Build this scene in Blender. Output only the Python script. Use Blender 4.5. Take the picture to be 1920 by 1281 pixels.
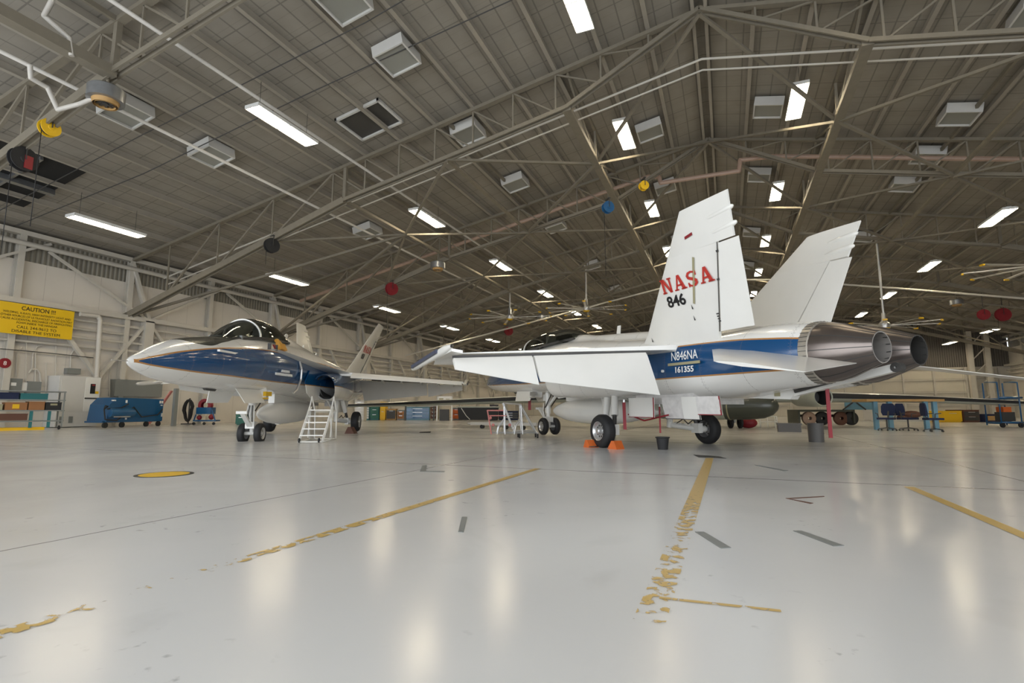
import bpy, math, random
from mathutils import Vector, Matrix
random.seed(7)
PI=math.pi
# ---------------------------------------------------------------- camera, world, exposure
for o in list(bpy.data.objects): bpy.data.objects.remove(o)
SC=bpy.context.scene; COL=SC.collection
YAW=math.radians(22.0325); PIT=math.radians(7.3955); CAMH=.85
cam=bpy.data.cameras.new('camera'); cam.sensor_width=36; cam.lens=36*990/1920; cam.clip_end=400
co=bpy.data.objects.new('camera',cam); COL.objects.link(co)
co.location=(0,0,CAMH); co.rotation_euler=(PI/2+PIT,0,YAW); SC.camera=co
SC.view_settings.view_transform='Standard'; SC.view_settings.look='None'
SC.view_settings.exposure=0.0; SC.view_settings.gamma=1; SC.view_settings.use_curve_mapping=False
w=bpy.data.worlds.new('world'); SC.world=w; w.use_nodes=True
bg=w.node_tree.nodes['Background']; bg.inputs[0].default_value=(.91,.955,1,1); bg.inputs[1].default_value=4.05
# open hangar doorway behind the camera: a portal only guides sampling of the sky light
pl=bpy.data.lights.new('doorway_portal','AREA'); pl.shape='RECTANGLE'; pl.size=60; pl.size_y=9; pl.cycles.is_portal=True
po=bpy.data.objects.new('doorway_portal',pl); COL.objects.link(po); po.location=(0,-5.8,4.6); po.rotation_euler=(PI/2,0,0)
LAMP=34.0
# ---------------------------------------------------------------- helpers
def wpt(xc,yc,z=0):   # viewer's right / ahead -> hangar axes
    c,s=math.cos(YAW),math.sin(YAW); return Vector((xc*c-yc*s, xc*s+yc*c, z))
class MB:
    def __init__(s): s.v=[]; s.f=[]; s.m=[]; s.sm=[]
    def add(s,vs,fs,mi=0,sm=False):
        b=len(s.v); s.v+= [tuple(v) for v in vs]
        for f in fs: s.f.append([b+i for i in f]); s.m.append(mi); s.sm.append(sm)
    def box(s,x0,y0,z0,x1,y1,z1,mi=0,M=None):
        vs=[Vector((x,y,z)) for z in (z0,z1) for y in (y0,y1) for x in (x0,x1)]
        if M is not None: vs=[M@v for v in vs]
        s.add(vs,[(0,2,3,1),(4,5,7,6),(0,1,5,4),(2,6,7,3),(0,4,6,2),(1,3,7,5)],mi); return s
    def cyl(s,p,q,r,r2=None,n=10,mi=0,caps=True,sm=True):
        p=Vector(p);q=Vector(q); r2=r if r2 is None else r2
        d=(q-p).normalized(); a=d.orthogonal().normalized(); b=d.cross(a)
        vs=[p+(a*math.cos(2*PI*i/n)+b*math.sin(2*PI*i/n))*r for i in range(n)]+[q+(a*math.cos(2*PI*i/n)+b*math.sin(2*PI*i/n))*r2 for i in range(n)]
        s.add(vs,[(i,(i+1)%n,n+(i+1)%n,n+i) for i in range(n)],mi,sm)
        if caps: s.add(vs,[tuple(range(n))[::-1],tuple(range(n,2*n))],mi)
        return s
    def bar(s,p,q,w,h,mi=0,up=(0,0,1)):
        p=Vector(p);q=Vector(q);d=(q-p).normalized();u=Vector(up)
        if abs(d.dot(u))>.98: u=Vector((0,1,0)) if abs(d.y)<.9 else Vector((1,0,0))
        a=d.cross(u).normalized()*w/2; b=a.cross(d).normalized()*h/2
        vs=[p-a-b,p+a-b,p+a+b,p-a+b,q-a-b,q+a-b,q+a+b,q-a+b]
        s.add(vs,[(0,3,2,1),(4,5,6,7),(0,1,5,4),(1,2,6,5),(2,3,7,6),(3,0,4,7)],mi); return s
    def path(s,pts,r,n=8,mi=0):
        for a,b in zip(pts,pts[1:]): s.cyl(a,b,r,n=n,mi=mi)
        for p in pts[1:-1]: s.ball(p,r*1.02,mi=mi,n=8)
        return s
    def ball(s,c,r,mi=0,n=12,sc=(1,1,1)):
        c=Vector(c); m=max(4,n//2); vs=[];
        for j in range(m+1):
            t=PI*j/m
            for i in range(n):
                a=2*PI*i/n; vs.append(c+Vector((r*sc[0]*math.sin(t)*math.cos(a),r*sc[1]*math.sin(t)*math.sin(a),r*sc[2]*math.cos(t))))
        s.add(vs,[(j*n+i,(j+1)*n+i,(j+1)*n+(i+1)%n,j*n+(i+1)%n) for j in range(m) for i in range(n)],mi,True); return s
    def loft(s,rings,mi=0,cap0=True,cap1=True,sm=True,closed=True):
        n=len(rings[0]); vs=[v for r in rings for v in r]; fs=[]
        for j in range(len(rings)-1):
            for i in range(n if closed else n-1):
                k=(i+1)%n; fs.append((j*n+i,j*n+k,(j+1)*n+k,(j+1)*n+i))
        s.add(vs,fs,mi,sm)
        if cap0: s.add(rings[0],[tuple(range(n))[::-1]],mi)
        if cap1: s.add(rings[-1],[tuple(range(n))],mi)
        return s
    def poly(s,pts,off,mi=0):   # prism: outline pts, extruded by vector off
        n=len(pts); off=Vector(off); a=[Vector(p) for p in pts]; b=[p+off for p in a]
        s.add(a+b,[tuple(range(n))[::-1],tuple(range(n,2*n))]+[(i,(i+1)%n,n+(i+1)%n,n+i) for i in range(n)],mi); return s
    def lathe(s,c,ax,prof,n=20,mi=0,sm=True,cap=False):   # prof: (along, radius)
        c=Vector(c); d=Vector(ax).normalized(); a=d.orthogonal().normalized(); b=d.cross(a)
        rings=[[c+d*t+(a*math.cos(2*PI*i/n)+b*math.sin(2*PI*i/n))*r for i in range(n)] for t,r in prof]
        return s.loft(rings,mi,cap,cap,sm)
    def build(s,name,mats,parent=None,loc=None):
        me=bpy.data.meshes.new(name); me.from_pydata(s.v,[],s.f)
        for m in (mats if isinstance(mats,(list,tuple)) else [mats]): me.materials.append(m)
        for p,mi,sm in zip(me.polygons,s.m,s.sm): p.material_index=mi; p.use_smooth=sm
        import bmesh
        bm=bmesh.new(); bm.from_mesh(me); bmesh.ops.remove_doubles(bm,verts=bm.verts,dist=1e-5); bmesh.ops.recalc_face_normals(bm,faces=bm.faces)
        for e in bm.edges:
            if len(e.link_faces)==2 and e.calc_face_angle(0)>.7: e.smooth=False
        bm.to_mesh(me); bm.free()
        o=bpy.data.objects.new(name,me); COL.objects.link(o)
        if parent: o.parent=parent
        if loc: o.location=loc
        return o
def tag(o,label=None,cat=None,group=None,kind=None):
    if label: o['label']=label
    if cat: o['category']=cat
    if group: o['group']=group
    if kind: o['kind']=kind
    return o
def thing(name,label,cat,loc=(0,0,0),rz=0,group=None,pitch=0):
    o=bpy.data.objects.new(name,None); COL.objects.link(o); o.empty_display_size=.3
    o.location=loc; o.rotation_euler=(0,-pitch,rz); return tag(o,label,cat,group)
def one(name,label,cat,mb,mats,loc=None,group=None):
    return tag(mb.build(name,mats,None,loc),label,cat,group)
def struct(name,mb,mats,label=None): return tag(mb.build(name,mats),label,None,None,'structure')
TRIM=[0]
def trim(mb,mats,label=None):
    TRIM[0]+=1; return struct('trim_%d'%TRIM[0],mb,mats,label)
def dup(o,parent=None):
    c=o.copy(); COL.objects.link(c)
    if parent: c.parent=parent
    for ch in o.children: dup(ch,c)
    return c
# ---------------------------------------------------------------- materials
def mat(name,col,rough=.5,metal=0,coat=0,emit=None,es=0,noise=0,nscale=3,spec=None,bump=0):
    m=bpy.data.materials.new(name); m.use_nodes=True; nt=m.node_tree; b=nt.nodes['Principled BSDF']
    b.inputs['Base Color'].default_value=(*col,1); b.inputs['Roughness'].default_value=rough; b.inputs['Metallic'].default_value=metal
    b.inputs['Coat Weight'].default_value=coat; b.inputs['Coat Roughness'].default_value=.06
    if emit: b.inputs['Emission Color'].default_value=(*emit,1); b.inputs['Emission Strength'].default_value=es
    if noise:
        tc=nt.nodes.new('ShaderNodeTexCoord'); n=nt.nodes.new('ShaderNodeTexNoise'); n.inputs['Scale'].default_value=nscale; n.inputs['Detail'].default_value=6
        r=nt.nodes.new('ShaderNodeMix'); r.data_type='RGBA'; k=1-noise
        r.inputs[6].default_value=(*[c*k for c in col],1); r.inputs[7].default_value=(*[min(1,c*(1+noise*.6)) for c in col],1)
        nt.links.new(tc.outputs['Object'],n.inputs['Vector']); nt.links.new(n.outputs['Fac'],r.inputs[0]); nt.links.new(r.outputs[2],b.inputs['Base Color'])
        if bump:
            bp=nt.nodes.new('ShaderNodeBump'); bp.inputs['Strength'].default_value=bump; nt.links.new(n.outputs['Fac'],bp.inputs['Height']); nt.links.new(bp.outputs[0],b.inputs['Normal'])
    return m
M={}
M['white']=mat('white_gloss_paint',(.78,.77,.73),.28,coat=.3,noise=.06,nscale=2)
M['gray_white']=mat('pale_gray_paint',(.62,.61,.58),.4,noise=.06)
M['steel']=mat('painted_steel_gray',(.21,.185,.14),.7,noise=.18,nscale=4)
M['purlin']=mat('purlin_paint',(.34,.31,.26),.6,noise=.12)
M['steelw']=mat('painted_steel_cream',(.56,.53,.47),.6,noise=.1,nscale=2)
M['pipe']=mat('pale_pipe',(.55,.52,.47),.45,noise=.15,nscale=5)
M['copper']=mat('rusty_pink_pipe',(.42,.29,.22),.5,noise=.25,nscale=3)
M['black']=mat('black_rubber',(.018,.018,.019),.65,noise=.2,nscale=20)
M['dark']=mat('dark_metal',(.05,.048,.045),.5)
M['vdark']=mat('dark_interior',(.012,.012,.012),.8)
M['blue']=mat('royal_blue_paint',(.002,.08,.21),.3,coat=.4)
M['ltblue']=mat('light_blue_paint',(.16,.32,.42),.45)
M['slot']=mat('blue_gray_paint',(.05,.06,.105),.4)
M['navy']=mat('navy_fabric',(.012,.02,.06),.8)
M['yellow']=mat('yellow_paint',(.78,.47,.01),.45)
M['sign']=mat('yellow_sign_paint',(.78,.50,.008),.45)
M['amber']=mat('amber_tape',(.62,.30,.03),.5)
M['bingray']=mat('bin_gray',(.11,.105,.10),.5)
M['orange']=mat('orange_paint',(.62,.13,.02),.55,noise=.2,nscale=8)
M['red']=mat('red_paint',(.24,.01,.018),.5)
M['redlet']=mat('red_lettering',(.48,.035,.025),.4)
M['blk']=mat('black_lettering',(.01,.01,.012),.4)
M['wlet']=mat('white_lettering',(.85,.85,.83),.4)
M['gold']=mat('gold_paint',(.42,.2,.05),.4)
M['tape']=mat('olive_tape',(.36,.33,.2),.5)
M['chrome']=mat('bright_metal',(.75,.75,.76),.18,metal=1)
M['alu']=mat('brushed_aluminium',(.62,.62,.62),.35,metal=.85)
M['nozzle']=mat('heat_stained_titanium',(.20,.17,.155),.33,metal=.85,noise=.4,nscale=2.5)
M['nozring']=mat('nozzle_ring_metal',(.42,.385,.33),.42,metal=.6,noise=.3,nscale=9)
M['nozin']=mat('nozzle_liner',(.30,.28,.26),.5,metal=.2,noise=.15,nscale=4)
M['card']=mat('cardboard',(.33,.15,.06),.8,noise=.1)
M['wood']=mat('plywood',(.47,.28,.10),.6,noise=.2,nscale=6)
M['green']=mat('green_paint',(.02,.13,.09),.5)
M['teal']=mat('teal_paint',(.02,.15,.16),.5)
M['olive']=mat('olive_drab_paint',(.055,.06,.045),.35,coat=.2)
M['er']=mat('pale_sage_paint',(.40,.42,.36),.4,noise=.08)
M['zinc']=mat('primer_yellow',(.62,.56,.25),.6)
M['pink']=mat('red_white_tape',(.60,.22,.2),.6,noise=.3,nscale=30)
M['lampcase']=mat('lamp_reflector',(.7,.7,.68),.4)
M['tube']=mat('lamp_tube',(1,1,1),.5,emit=(1,.85,.60),es=LAMP)
M['duct']=mat('galvanized_metal',(.30,.31,.32),.35,metal=.7,noise=.3,nscale=6)
M['cabgray']=mat('electrical_gray',(.20,.21,.20),.5)
M['vent']=mat('roof_box_panel',(.27,.27,.24),.6)
M['quilt']=mat('crumpled_lining',(.72,.70,.68),.4,noise=.3,nscale=9,bump=.5)
M['bin']=mat('brown_leather_bag',(.12,.05,.03),.6)
M['skin']=M['card']

def N(nt,t,**k):
    n=nt.nodes.new('ShaderNode'+t)
    for a,v in k.items(): setattr(n,a,v)
    return n
def mth(nt,op,a,b=None,c=None):
    n=N(nt,'Math',operation=op)
    for i,x in enumerate((a,b,c)):
        if x is None: continue
        if isinstance(x,(int,float)): n.inputs[i].default_value=x
        else: nt.links.new(x,n.inputs[i])
    return n.outputs[0]
def mixc(nt,f,a,b):
    n=N(nt,'Mix',data_type='RGBA')
    for i,x in ((0,f),(6,a),(7,b)):
        if isinstance(x,(int,float)): n.inputs[i].default_value=x
        elif isinstance(x,tuple): n.inputs[i].default_value=(*x,1)
        else: nt.links.new(x,n.inputs[i])
    return n.outputs[2]
S0=10.45
def livery():
    m=bpy.data.materials.new('aircraft_livery'); m.use_nodes=True; nt=m.node_tree; b=nt.nodes['Principled BSDF']
    tc=N(nt,'TexCoord'); sx=N(nt,'SeparateXYZ'); nt.links.new(tc.outputs['Object'],sx.inputs[0])
    s=mth(nt,'SUBTRACT',S0,sx.outputs[0]); z=sx.outputs[2]; t=mth(nt,'DIVIDE',mth(nt,'ADD',s,1.),18.)
    def curve(pts):
        c=N(nt,'FloatCurve'); cm=c.mapping.curves[0]
        P=[((a+1)/18,v/4) for a,v in pts]
        cm.points[0].location=P[0]; cm.points[1].location=P[-1]
        for p in P[1:-1]: cm.points.new(*p)
        for p in cm.points: p.handle_type='AUTO'
        c.mapping.update(); nt.links.new(t,c.inputs['Value']); return mth(nt,'MULTIPLY',c.outputs[0],4.)
    up=curve([(-1,1.9),(-.28,1.90),(0,1.97),(.8,2.16),(2.25,2.36),(4,2.47),(6.4,2.42),(8.6,2.36),(11.5,2.13),(12.2,2.13),(13.57,2.12),(14.67,2.04),(15.5,1.96),(17,1.96)])
    lo=curve([(-1,1.9),(-.28,1.90),(0,1.86),(.8,1.80),(2.25,1.76),(4,1.72),(6.4,1.68),(8.6,1.64),(11.5,1.52),(12.2,1.52),(13.57,1.53),(14.67,1.54),(15.5,1.55),(17,1.55)])
    gl=curve([(-1,3.9),(.95,3.9),(1.0,2.5),(1.35,2.36),(2.2,2.50),(3,2.66),(4.2,2.82),(5.6,2.88),(6.3,2.92),(6.6,3.9),(17,3.9)])
    blue=mth(nt,'MULTIPLY',mth(nt,'LESS_THAN',z,up),mth(nt,'GREATER_THAN',z,lo))
    gold=mth(nt,'MULTIPLY',mth(nt,'LESS_THAN',z,mth(nt,'ADD',up,.028)),mth(nt,'GREATER_THAN',z,mth(nt,'SUBTRACT',lo,.028)))
    gold=mth(nt,'MULTIPLY',gold,mth(nt,'GREATER_THAN',s,-.27)); blue=mth(nt,'MULTIPLY',blue,mth(nt,'GREATER_THAN',s,-.2))
    ns=N(nt,'TexNoise'); ns.inputs['Scale'].default_value=1.3; ns.inputs['Detail'].default_value=5; nt.links.new(tc.outputs['Object'],ns.inputs['Vector'])
    wh=mixc(nt,ns.outputs['Fac'],(.76,.75,.71),(.82,.81,.78))
    seam=mth(nt,'LESS_THAN',mth(nt,'FRACT',mth(nt,'DIVIDE',s,.93)),.010)
    vd=mth(nt,'MULTIPLY',mth(nt,'LESS_THAN',mth(nt,'FRACT',mth(nt,'DIVIDE',mth(nt,'ADD',s,.04),.93)),.09),
        mth(nt,'LESS_THAN',mth(nt,'FRACT',mth(nt,'MULTIPLY',z,18.)),.22))
    vd2=mth(nt,'LESS_THAN',mth(nt,'FRACT',mth(nt,'MULTIPLY',s,20.)),.25)
    spots=mth(nt,'MULTIPLY',vd,vd2)
    c=mixc(nt,gold,wh,(.42,.2,.06)); c=mixc(nt,blue,c,(.002,.06,.18))
    c=mixc(nt,mth(nt,'MULTIPLY',seam,.35),c,(.15,.14,.13)); c=mixc(nt,mth(nt,'MULTIPLY',spots,.55),c,(.12,.11,.1))
    c=mixc(nt,mth(nt,'GREATER_THAN',z,gl),c,(.02,.025,.02))
    nt.links.new(c,b.inputs['Base Color']); b.inputs['Roughness'].default_value=.25; b.inputs['Coat Weight'].default_value=.6; b.inputs['Coat Roughness'].default_value=.05
    return m
M['livery']=livery()
def glassmat():
    m=bpy.data.materials.new('smoked_canopy_glass'); m.use_nodes=True; nt=m.node_tree; nt.nodes.clear()
    o=N(nt,'OutputMaterial'); g=N(nt,'BsdfGlossy'); g.inputs['Roughness'].default_value=.03; t=N(nt,'BsdfTransparent'); t.inputs[0].default_value=(.66,.69,.66,1)
    f=N(nt,'Fresnel'); f.inputs[0].default_value=1.55; mx=N(nt,'MixShader'); nt.links.new(f.outputs[0],mx.inputs[0]); nt.links.new(t.outputs[0],mx.inputs[1]); nt.links.new(g.outputs[0],mx.inputs[2]); nt.links.new(mx.outputs[0],o.inputs[0]); return m
M['glass']=glassmat()
def floormat():
    m=bpy.data.materials.new('epoxy_floor'); m.use_nodes=True; nt=m.node_tree; b=nt.nodes['Principled BSDF']
    tc=N(nt,'TexCoord'); ob=tc.outputs['Object']; sx=N(nt,'SeparateXYZ'); nt.links.new(ob,sx.inputs[0])
    def noise(sc,det,dist=0):
        n=N(nt,'TexNoise'); n.inputs['Scale'].default_value=sc; n.inputs['Detail'].default_value=det; n.inputs['Distortion'].default_value=dist; nt.links.new(ob,n.inputs['Vector']); return n.outputs['Fac']
    c=mixc(nt,noise(.35,5),(.60,.595,.58),(.68,.675,.66))
    n2=noise(1.1,8,.8); st=N(nt,'MapRange'); st.inputs[1].default_value=.60; st.inputs[2].default_value=.78; nt.links.new(n2,st.inputs[0])
    c=mixc(nt,mth(nt,'MULTIPLY',st.outputs[0],.22),c,(.36,.35,.33))
    n3=noise(9,8,.3); s3=N(nt,'MapRange'); s3.inputs[1].default_value=.64; s3.inputs[2].default_value=.70; nt.links.new(n3,s3.inputs[0])
    msk=N(nt,'MapRange'); msk.inputs[1].default_value=.54; msk.inputs[2].default_value=.62; nt.links.new(noise(.6,2),msk.inputs[0])
    c=mixc(nt,mth(nt,'MULTIPLY',mth(nt,'MULTIPLY',s3.outputs[0],msk.outputs[0]),.4),c,(.16,.15,.15))
    # slab joints
    wob=mth(nt,'MULTIPLY',mth(nt,'SUBTRACT',noise(3,4),.5),.02)
    fx=mth(nt,'ABSOLUTE',mth(nt,'SUBTRACT',mth(nt,'FRACT',mth(nt,'DIVIDE',mth(nt,'ADD',mth(nt,'ADD',sx.outputs[0],4.13+7.4*20+3.7),wob),7.4)),.5))
    fy=mth(nt,'ABSOLUTE',mth(nt,'SUBTRACT',mth(nt,'FRACT',mth(nt,'DIVIDE',mth(nt,'ADD',mth(nt,'ADD',sx.outputs[1],-7.4+7.2*20+3.6),wob),7.2)),.5))
    j=mth(nt,'MAXIMUM',mth(nt,'LESS_THAN',fx,.0014),mth(nt,'LESS_THAN',fy,.0032))
    c=mixc(nt,mth(nt,'MULTIPLY',j,.8),c,(.16,.15,.14))
    nt.links.new(c,b.inputs['Base Color'])
    rr=N(nt,'MapRange'); rr.inputs[3].default_value=.12; rr.inputs[4].default_value=.30; nt.links.new(noise(.8,6,.5),rr.inputs[0]); nt.links.new(rr.outputs[0],b.inputs['Roughness'])
    bp=N(nt,'Bump'); bp.inputs['Strength'].default_value=.02; bp.inputs['Distance'].default_value=.01; nt.links.new(noise(2.5,6),bp.inputs['Height']); nt.links.new(bp.outputs[0],b.inputs['Normal'])
    b.inputs['Specular IOR Level'].default_value=.34
    return m
M['floor']=floormat()
def roofmat():
    m=bpy.data.materials.new('roof_deck'); m.use_nodes=True; nt=m.node_tree; b=nt.nodes['Principled BSDF']
    tc=N(nt,'TexCoord'); sx=N(nt,'SeparateXYZ'); nt.links.new(tc.outputs['Object'],sx.inputs[0])
    def ln(x,per,off,wd):
        return mth(nt,'LESS_THAN',mth(nt,'FRACT',mth(nt,'DIVIDE',mth(nt,'ADD',x,off),per)),wd/per)
    ax=mth(nt,'ABSOLUTE',mth(nt,'ADD',sx.outputs[0],.26))
    a=ln(ax,.61,.31,.05); l2=ln(sx.outputs[1],1.22,100,.045); l3=ln(sx.outputs[1],.61,100.2,.02)
    ns=N(nt,'TexNoise'); ns.inputs['Scale'].default_value=1.2; ns.inputs['Detail'].default_value=7; nt.links.new(tc.outputs['Object'],ns.inputs['Vector'])
    c=mixc(nt,ns.outputs['Fac'],(.225,.205,.172),(.325,.30,.255))
    c=mixc(nt,mth(nt,'MULTIPLY',mth(nt,'MAXIMUM',a,l2),.55),c,(.10,.09,.08)); c=mixc(nt,mth(nt,'MULTIPLY',l3,.25),c,(.12,.11,.1))
    nt.links.new(c,b.inputs['Base Color']); b.inputs['Roughness'].default_value=.75; return m
M['roof']=roofmat()
def wallmat(name,c0,c1,px,pz,wl,corr=False,axis=1):
    m=bpy.data.materials.new(name); m.use_nodes=True; nt=m.node_tree; b=nt.nodes['Principled BSDF']
    tc=N(nt,'TexCoord'); sx=N(nt,'SeparateXYZ'); nt.links.new(tc.outputs['Object'],sx.inputs[0])
    y=sx.outputs[axis]; z=sx.outputs[2]
    ns=N(nt,'TexNoise'); ns.inputs['Scale'].default_value=.8; ns.inputs['Detail'].default_value=7; nt.links.new(tc.outputs['Object'],ns.inputs['Vector'])
    c=mixc(nt,ns.outputs['Fac'],c0,c1)
    if corr:
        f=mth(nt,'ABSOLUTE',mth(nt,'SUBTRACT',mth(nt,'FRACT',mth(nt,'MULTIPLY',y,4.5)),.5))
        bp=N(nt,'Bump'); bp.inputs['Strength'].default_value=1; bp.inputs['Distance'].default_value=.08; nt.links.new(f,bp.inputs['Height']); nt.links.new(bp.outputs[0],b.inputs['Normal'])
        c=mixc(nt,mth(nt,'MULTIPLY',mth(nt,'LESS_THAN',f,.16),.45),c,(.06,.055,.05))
    else:
        l=mth(nt,'MAXIMUM',mth(nt,'LESS_THAN',mth(nt,'FRACT',mth(nt,'DIVIDE',mth(nt,'ADD',y,100),px)),wl/px),mth(nt,'LESS_THAN',mth(nt,'FRACT',mth(nt,'DIVIDE',z,pz)),wl/pz))
        c=mixc(nt,mth(nt,'MULTIPLY',l,.4),c,(.2,.19,.17))
    nt.links.new(c,b.inputs['Base Color']); b.inputs['Roughness'].default_value=.6; return m
M['wall']=wallmat('cream_wall_panel',(.62,.58,.52),(.70,.66,.60),1.25,2.0,.02)
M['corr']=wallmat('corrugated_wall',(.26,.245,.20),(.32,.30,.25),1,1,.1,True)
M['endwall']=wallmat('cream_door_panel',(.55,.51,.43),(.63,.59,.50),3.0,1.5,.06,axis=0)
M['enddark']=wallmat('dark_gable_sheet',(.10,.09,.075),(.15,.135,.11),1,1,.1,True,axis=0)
def wornline():
    m=bpy.data.materials.new('worn_yellow_paint'); m.use_nodes=True; nt=m.node_tree; b=nt.nodes['Principled BSDF']
    tc=N(nt,'TexCoord'); at=N(nt,'Attribute'); at.attribute_name='wear'
    n=N(nt,'TexNoise'); n.inputs['Scale'].default_value=14; n.inputs['Detail'].default_value=8; n.inputs['Distortion'].default_value=.5; nt.links.new(tc.outputs['Object'],n.inputs['Vector'])
    th=mth(nt,'ADD',mth(nt,'MULTIPLY',at.outputs['Fac'],.40),.27)
    k=N(nt,'MapRange'); nt.links.new(n.outputs['Fac'],k.inputs[0]); nt.links.new(th,k.inputs[1]); nt.links.new(mth(nt,'ADD',th,.06),k.inputs[2])
    b.inputs['Base Color'].default_value=(.60,.40,.11,1); b.inputs['Roughness'].default_value=.35
    nt.links.new(mth(nt,'MULTIPLY',k.outputs[0],.92),b.inputs['Alpha']); return m
M['worn']=wornline()

def text(body,size,mtl,name,parent,Mx,bold=0.,th=.002,align='LEFT',xs=1.,width=None):
    c=bpy.data.curves.new(name,'FONT'); c.body=body; c.size=size; c.extrude=th; c.offset=bold; c.align_x=align
    t=bpy.data.objects.new('tmp_text',c); COL.objects.link(t); bpy.context.view_layer.update()
    dg=bpy.context.evaluated_depsgraph_get(); me=bpy.data.meshes.new_from_object(t.evaluated_get(dg)); bpy.data.objects.remove(t)
    if width:
        xsv=[v.co.x for v in me.vertices]; k=width/(max(xsv)-min(xsv)); x0=min(xsv) if align=='LEFT' else 0
        for v in me.vertices: v.co.x=(v.co.x-x0)*k
    me.materials.clear(); me.materials.append(mtl)
    o=bpy.data.objects.new(name,me); COL.objects.link(o)
    if parent: o.parent=parent
    o.matrix_local=Mx; return o
def frame(o,x,y):
    x=Vector(x).normalized(); y=Vector(y); y=(y-x*y.dot(x)).normalized(); z=x.cross(y)
    return Matrix(((x.x,y.x,z.x,o[0]),(x.y,y.y,z.y,o[1]),(x.z,y.z,z.z,o[2]),(0,0,0,1)))
# ---------------------------------------------------------------- hangar shell
XC=-.26; HW=30.75; XL=XC-HW; XR=XC+HW; YB=-6.; YE=78.; ZR=15.7; SL=.203
def zroof(x): return ZR-SL*abs(x-XC)
ZE=zroof(XL)
b=MB(); b.box(XL-.3,YB,-.3,XR+.3,YE+.3,0); struct('floor',b,M['floor'])
b=MB()
for sg in (-1,1):
    xe=XC+sg*(HW+.3); b.poly([(XC,YB,ZR),(XC,YE,ZR),(xe,YE,zroof(xe)),(xe,YB,zroof(xe))],(0,0,.25))
struct('ceiling',b,M['roof'])
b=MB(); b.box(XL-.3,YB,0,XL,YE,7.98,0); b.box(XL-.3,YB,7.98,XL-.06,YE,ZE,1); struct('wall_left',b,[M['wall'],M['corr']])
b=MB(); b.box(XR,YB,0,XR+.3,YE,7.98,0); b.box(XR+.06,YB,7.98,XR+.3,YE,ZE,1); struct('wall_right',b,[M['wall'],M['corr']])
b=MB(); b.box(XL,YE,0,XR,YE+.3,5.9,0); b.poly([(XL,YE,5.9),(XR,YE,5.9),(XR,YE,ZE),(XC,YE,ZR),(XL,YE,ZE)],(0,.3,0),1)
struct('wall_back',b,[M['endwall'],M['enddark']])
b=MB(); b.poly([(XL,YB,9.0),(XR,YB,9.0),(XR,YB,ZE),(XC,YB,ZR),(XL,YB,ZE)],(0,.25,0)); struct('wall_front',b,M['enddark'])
# purlins
for k in range(-17,18):
    x=XC+k*1.83 if k else XC
    if abs(x-XC)>HW: continue
    z=zroof(x); b=MB()
    if k==0:
        for q in (-.22,.22): b.box(x+q-.06,YB,z-.42,x+q+.06,YE,z-.08)
    else: b.box(x-.035,YB,z-.24,x+.035,YE,z-.001); b.box(x-.08,YB,z-.26,x+.08,YE,z-.235)
    trim(b,M['purlin'])
# trusses
TY=[8.8+10.05*k for k in range(7)]
NODE=[(0,15.35),(5.05,12.65),(10.4,11.55),(15.75,10.5),(HW-.1,6.0)]
for Y in TY:
    b=MB()
    for sg in (-1,1):
        P=lambda d,z:(XC+sg*d,Y,z)
        b.bar(P(0,ZR-.38),P(HW-.1,zroof(XL)-.28),.22,.14)
        for dy in (-.12,.12):
            for a,c in zip(NODE[:4],NODE[1:5]):
                big=c[0]>20
                p=Vector(P(*a))+Vector((0,dy,0)); q=Vector(P(*c))+Vector((0,dy,0)); b.bar(p,q,.07,.30 if big else .15)
        b.bar(P(*NODE[3]),P(*NODE[4]),.3,.14)
        # web
        def zb(d):
            for a,c in zip(NODE,NODE[1:]):
                if a[0]<=d<=c[0]: return a[1]+(c[1]-a[1])*(d-a[0])/(c[0]-a[0])
        ds=[1.83*i for i in range(1,17)]
        for i,d in enumerate(ds):
            zt=zroof(XC+d)-.4
            if zt-zb(d)>.3 and (d<16.5 or i%2==0): b.bar(P(d,zt),P(d,zb(d)),.07,.06)
            if i and d<16.5:
                d0=ds[i-1]
                b.bar(P(d,zroof(XC+d)-.4),P(d0,zb(d0)),.06,.06)
            elif i and i%2==0 and d<29: b.bar(P(ds[i-2],zroof(XC+ds[i-2])-.4),P(d,zb(d)),.09,.09)
        b.bar(P(15.75,10.5),P(15.75,zroof(XC+15.75)-.3),.16,.16)
    trim(b,M['steel'])
# longitudinal girders and bracing in the bottom chord plane
for sg in (-1,1):
    for d,z,hh,y0,y1 in ((5.05,12.65,.2,TY[1],YE),(15.75,10.5,.3,YB,TY[0]),(15.75,10.5,.12,TY[1],YE),(10.4,11.55,.12,TY[1],YE)):
        if hh:
            b=MB(); x=XC+sg*d; wd=.17 if hh>.15 else .07; b.box(x-wd,y0,z-hh/2,x+wd,y1,z+hh/2)
            zt=zroof(x)-.3
            for Y in TY:
                if Y<y0-1 or Y+10>y1 or d>6: continue
                for dy in (5.02,): 
                    b.bar((x,Y+dy,z),(x,Y+dy,zt),.1,.1); b.bar((x,Y,zt),(x,Y+dy,z),.09,.09); b.bar((x,Y+10.05,zt),(x,Y+dy,z),.09,.09)
            b.box(x-.05,y0,zt-.1,x+.05,y1,zt+.06)
            trim(b,M['steel'])
    b=MB()
    for Y in TY[1:-1]:
        for Ya in (Y,Y+10.05):
            m=(XC+sg*5.05,Y+5.02,12.6)
            b.bar(m,(XC,Ya,15.2),.14,.10); b.bar(m,(XC+sg*10.4,Ya,11.5),.14,.10)
            m2=(XC+sg*15.75,Y+5.02,10.45); b.bar(m2,(XC+sg*10.4,Ya,11.45),.12,.09); b.bar(m2,(XC+sg*20.6,Ya,9.1),.12,.09); b.bar(m2,(XC+sg*(HW-.2),Ya,6.0),.12,.12)
    trim(b,M['steel'])
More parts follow.
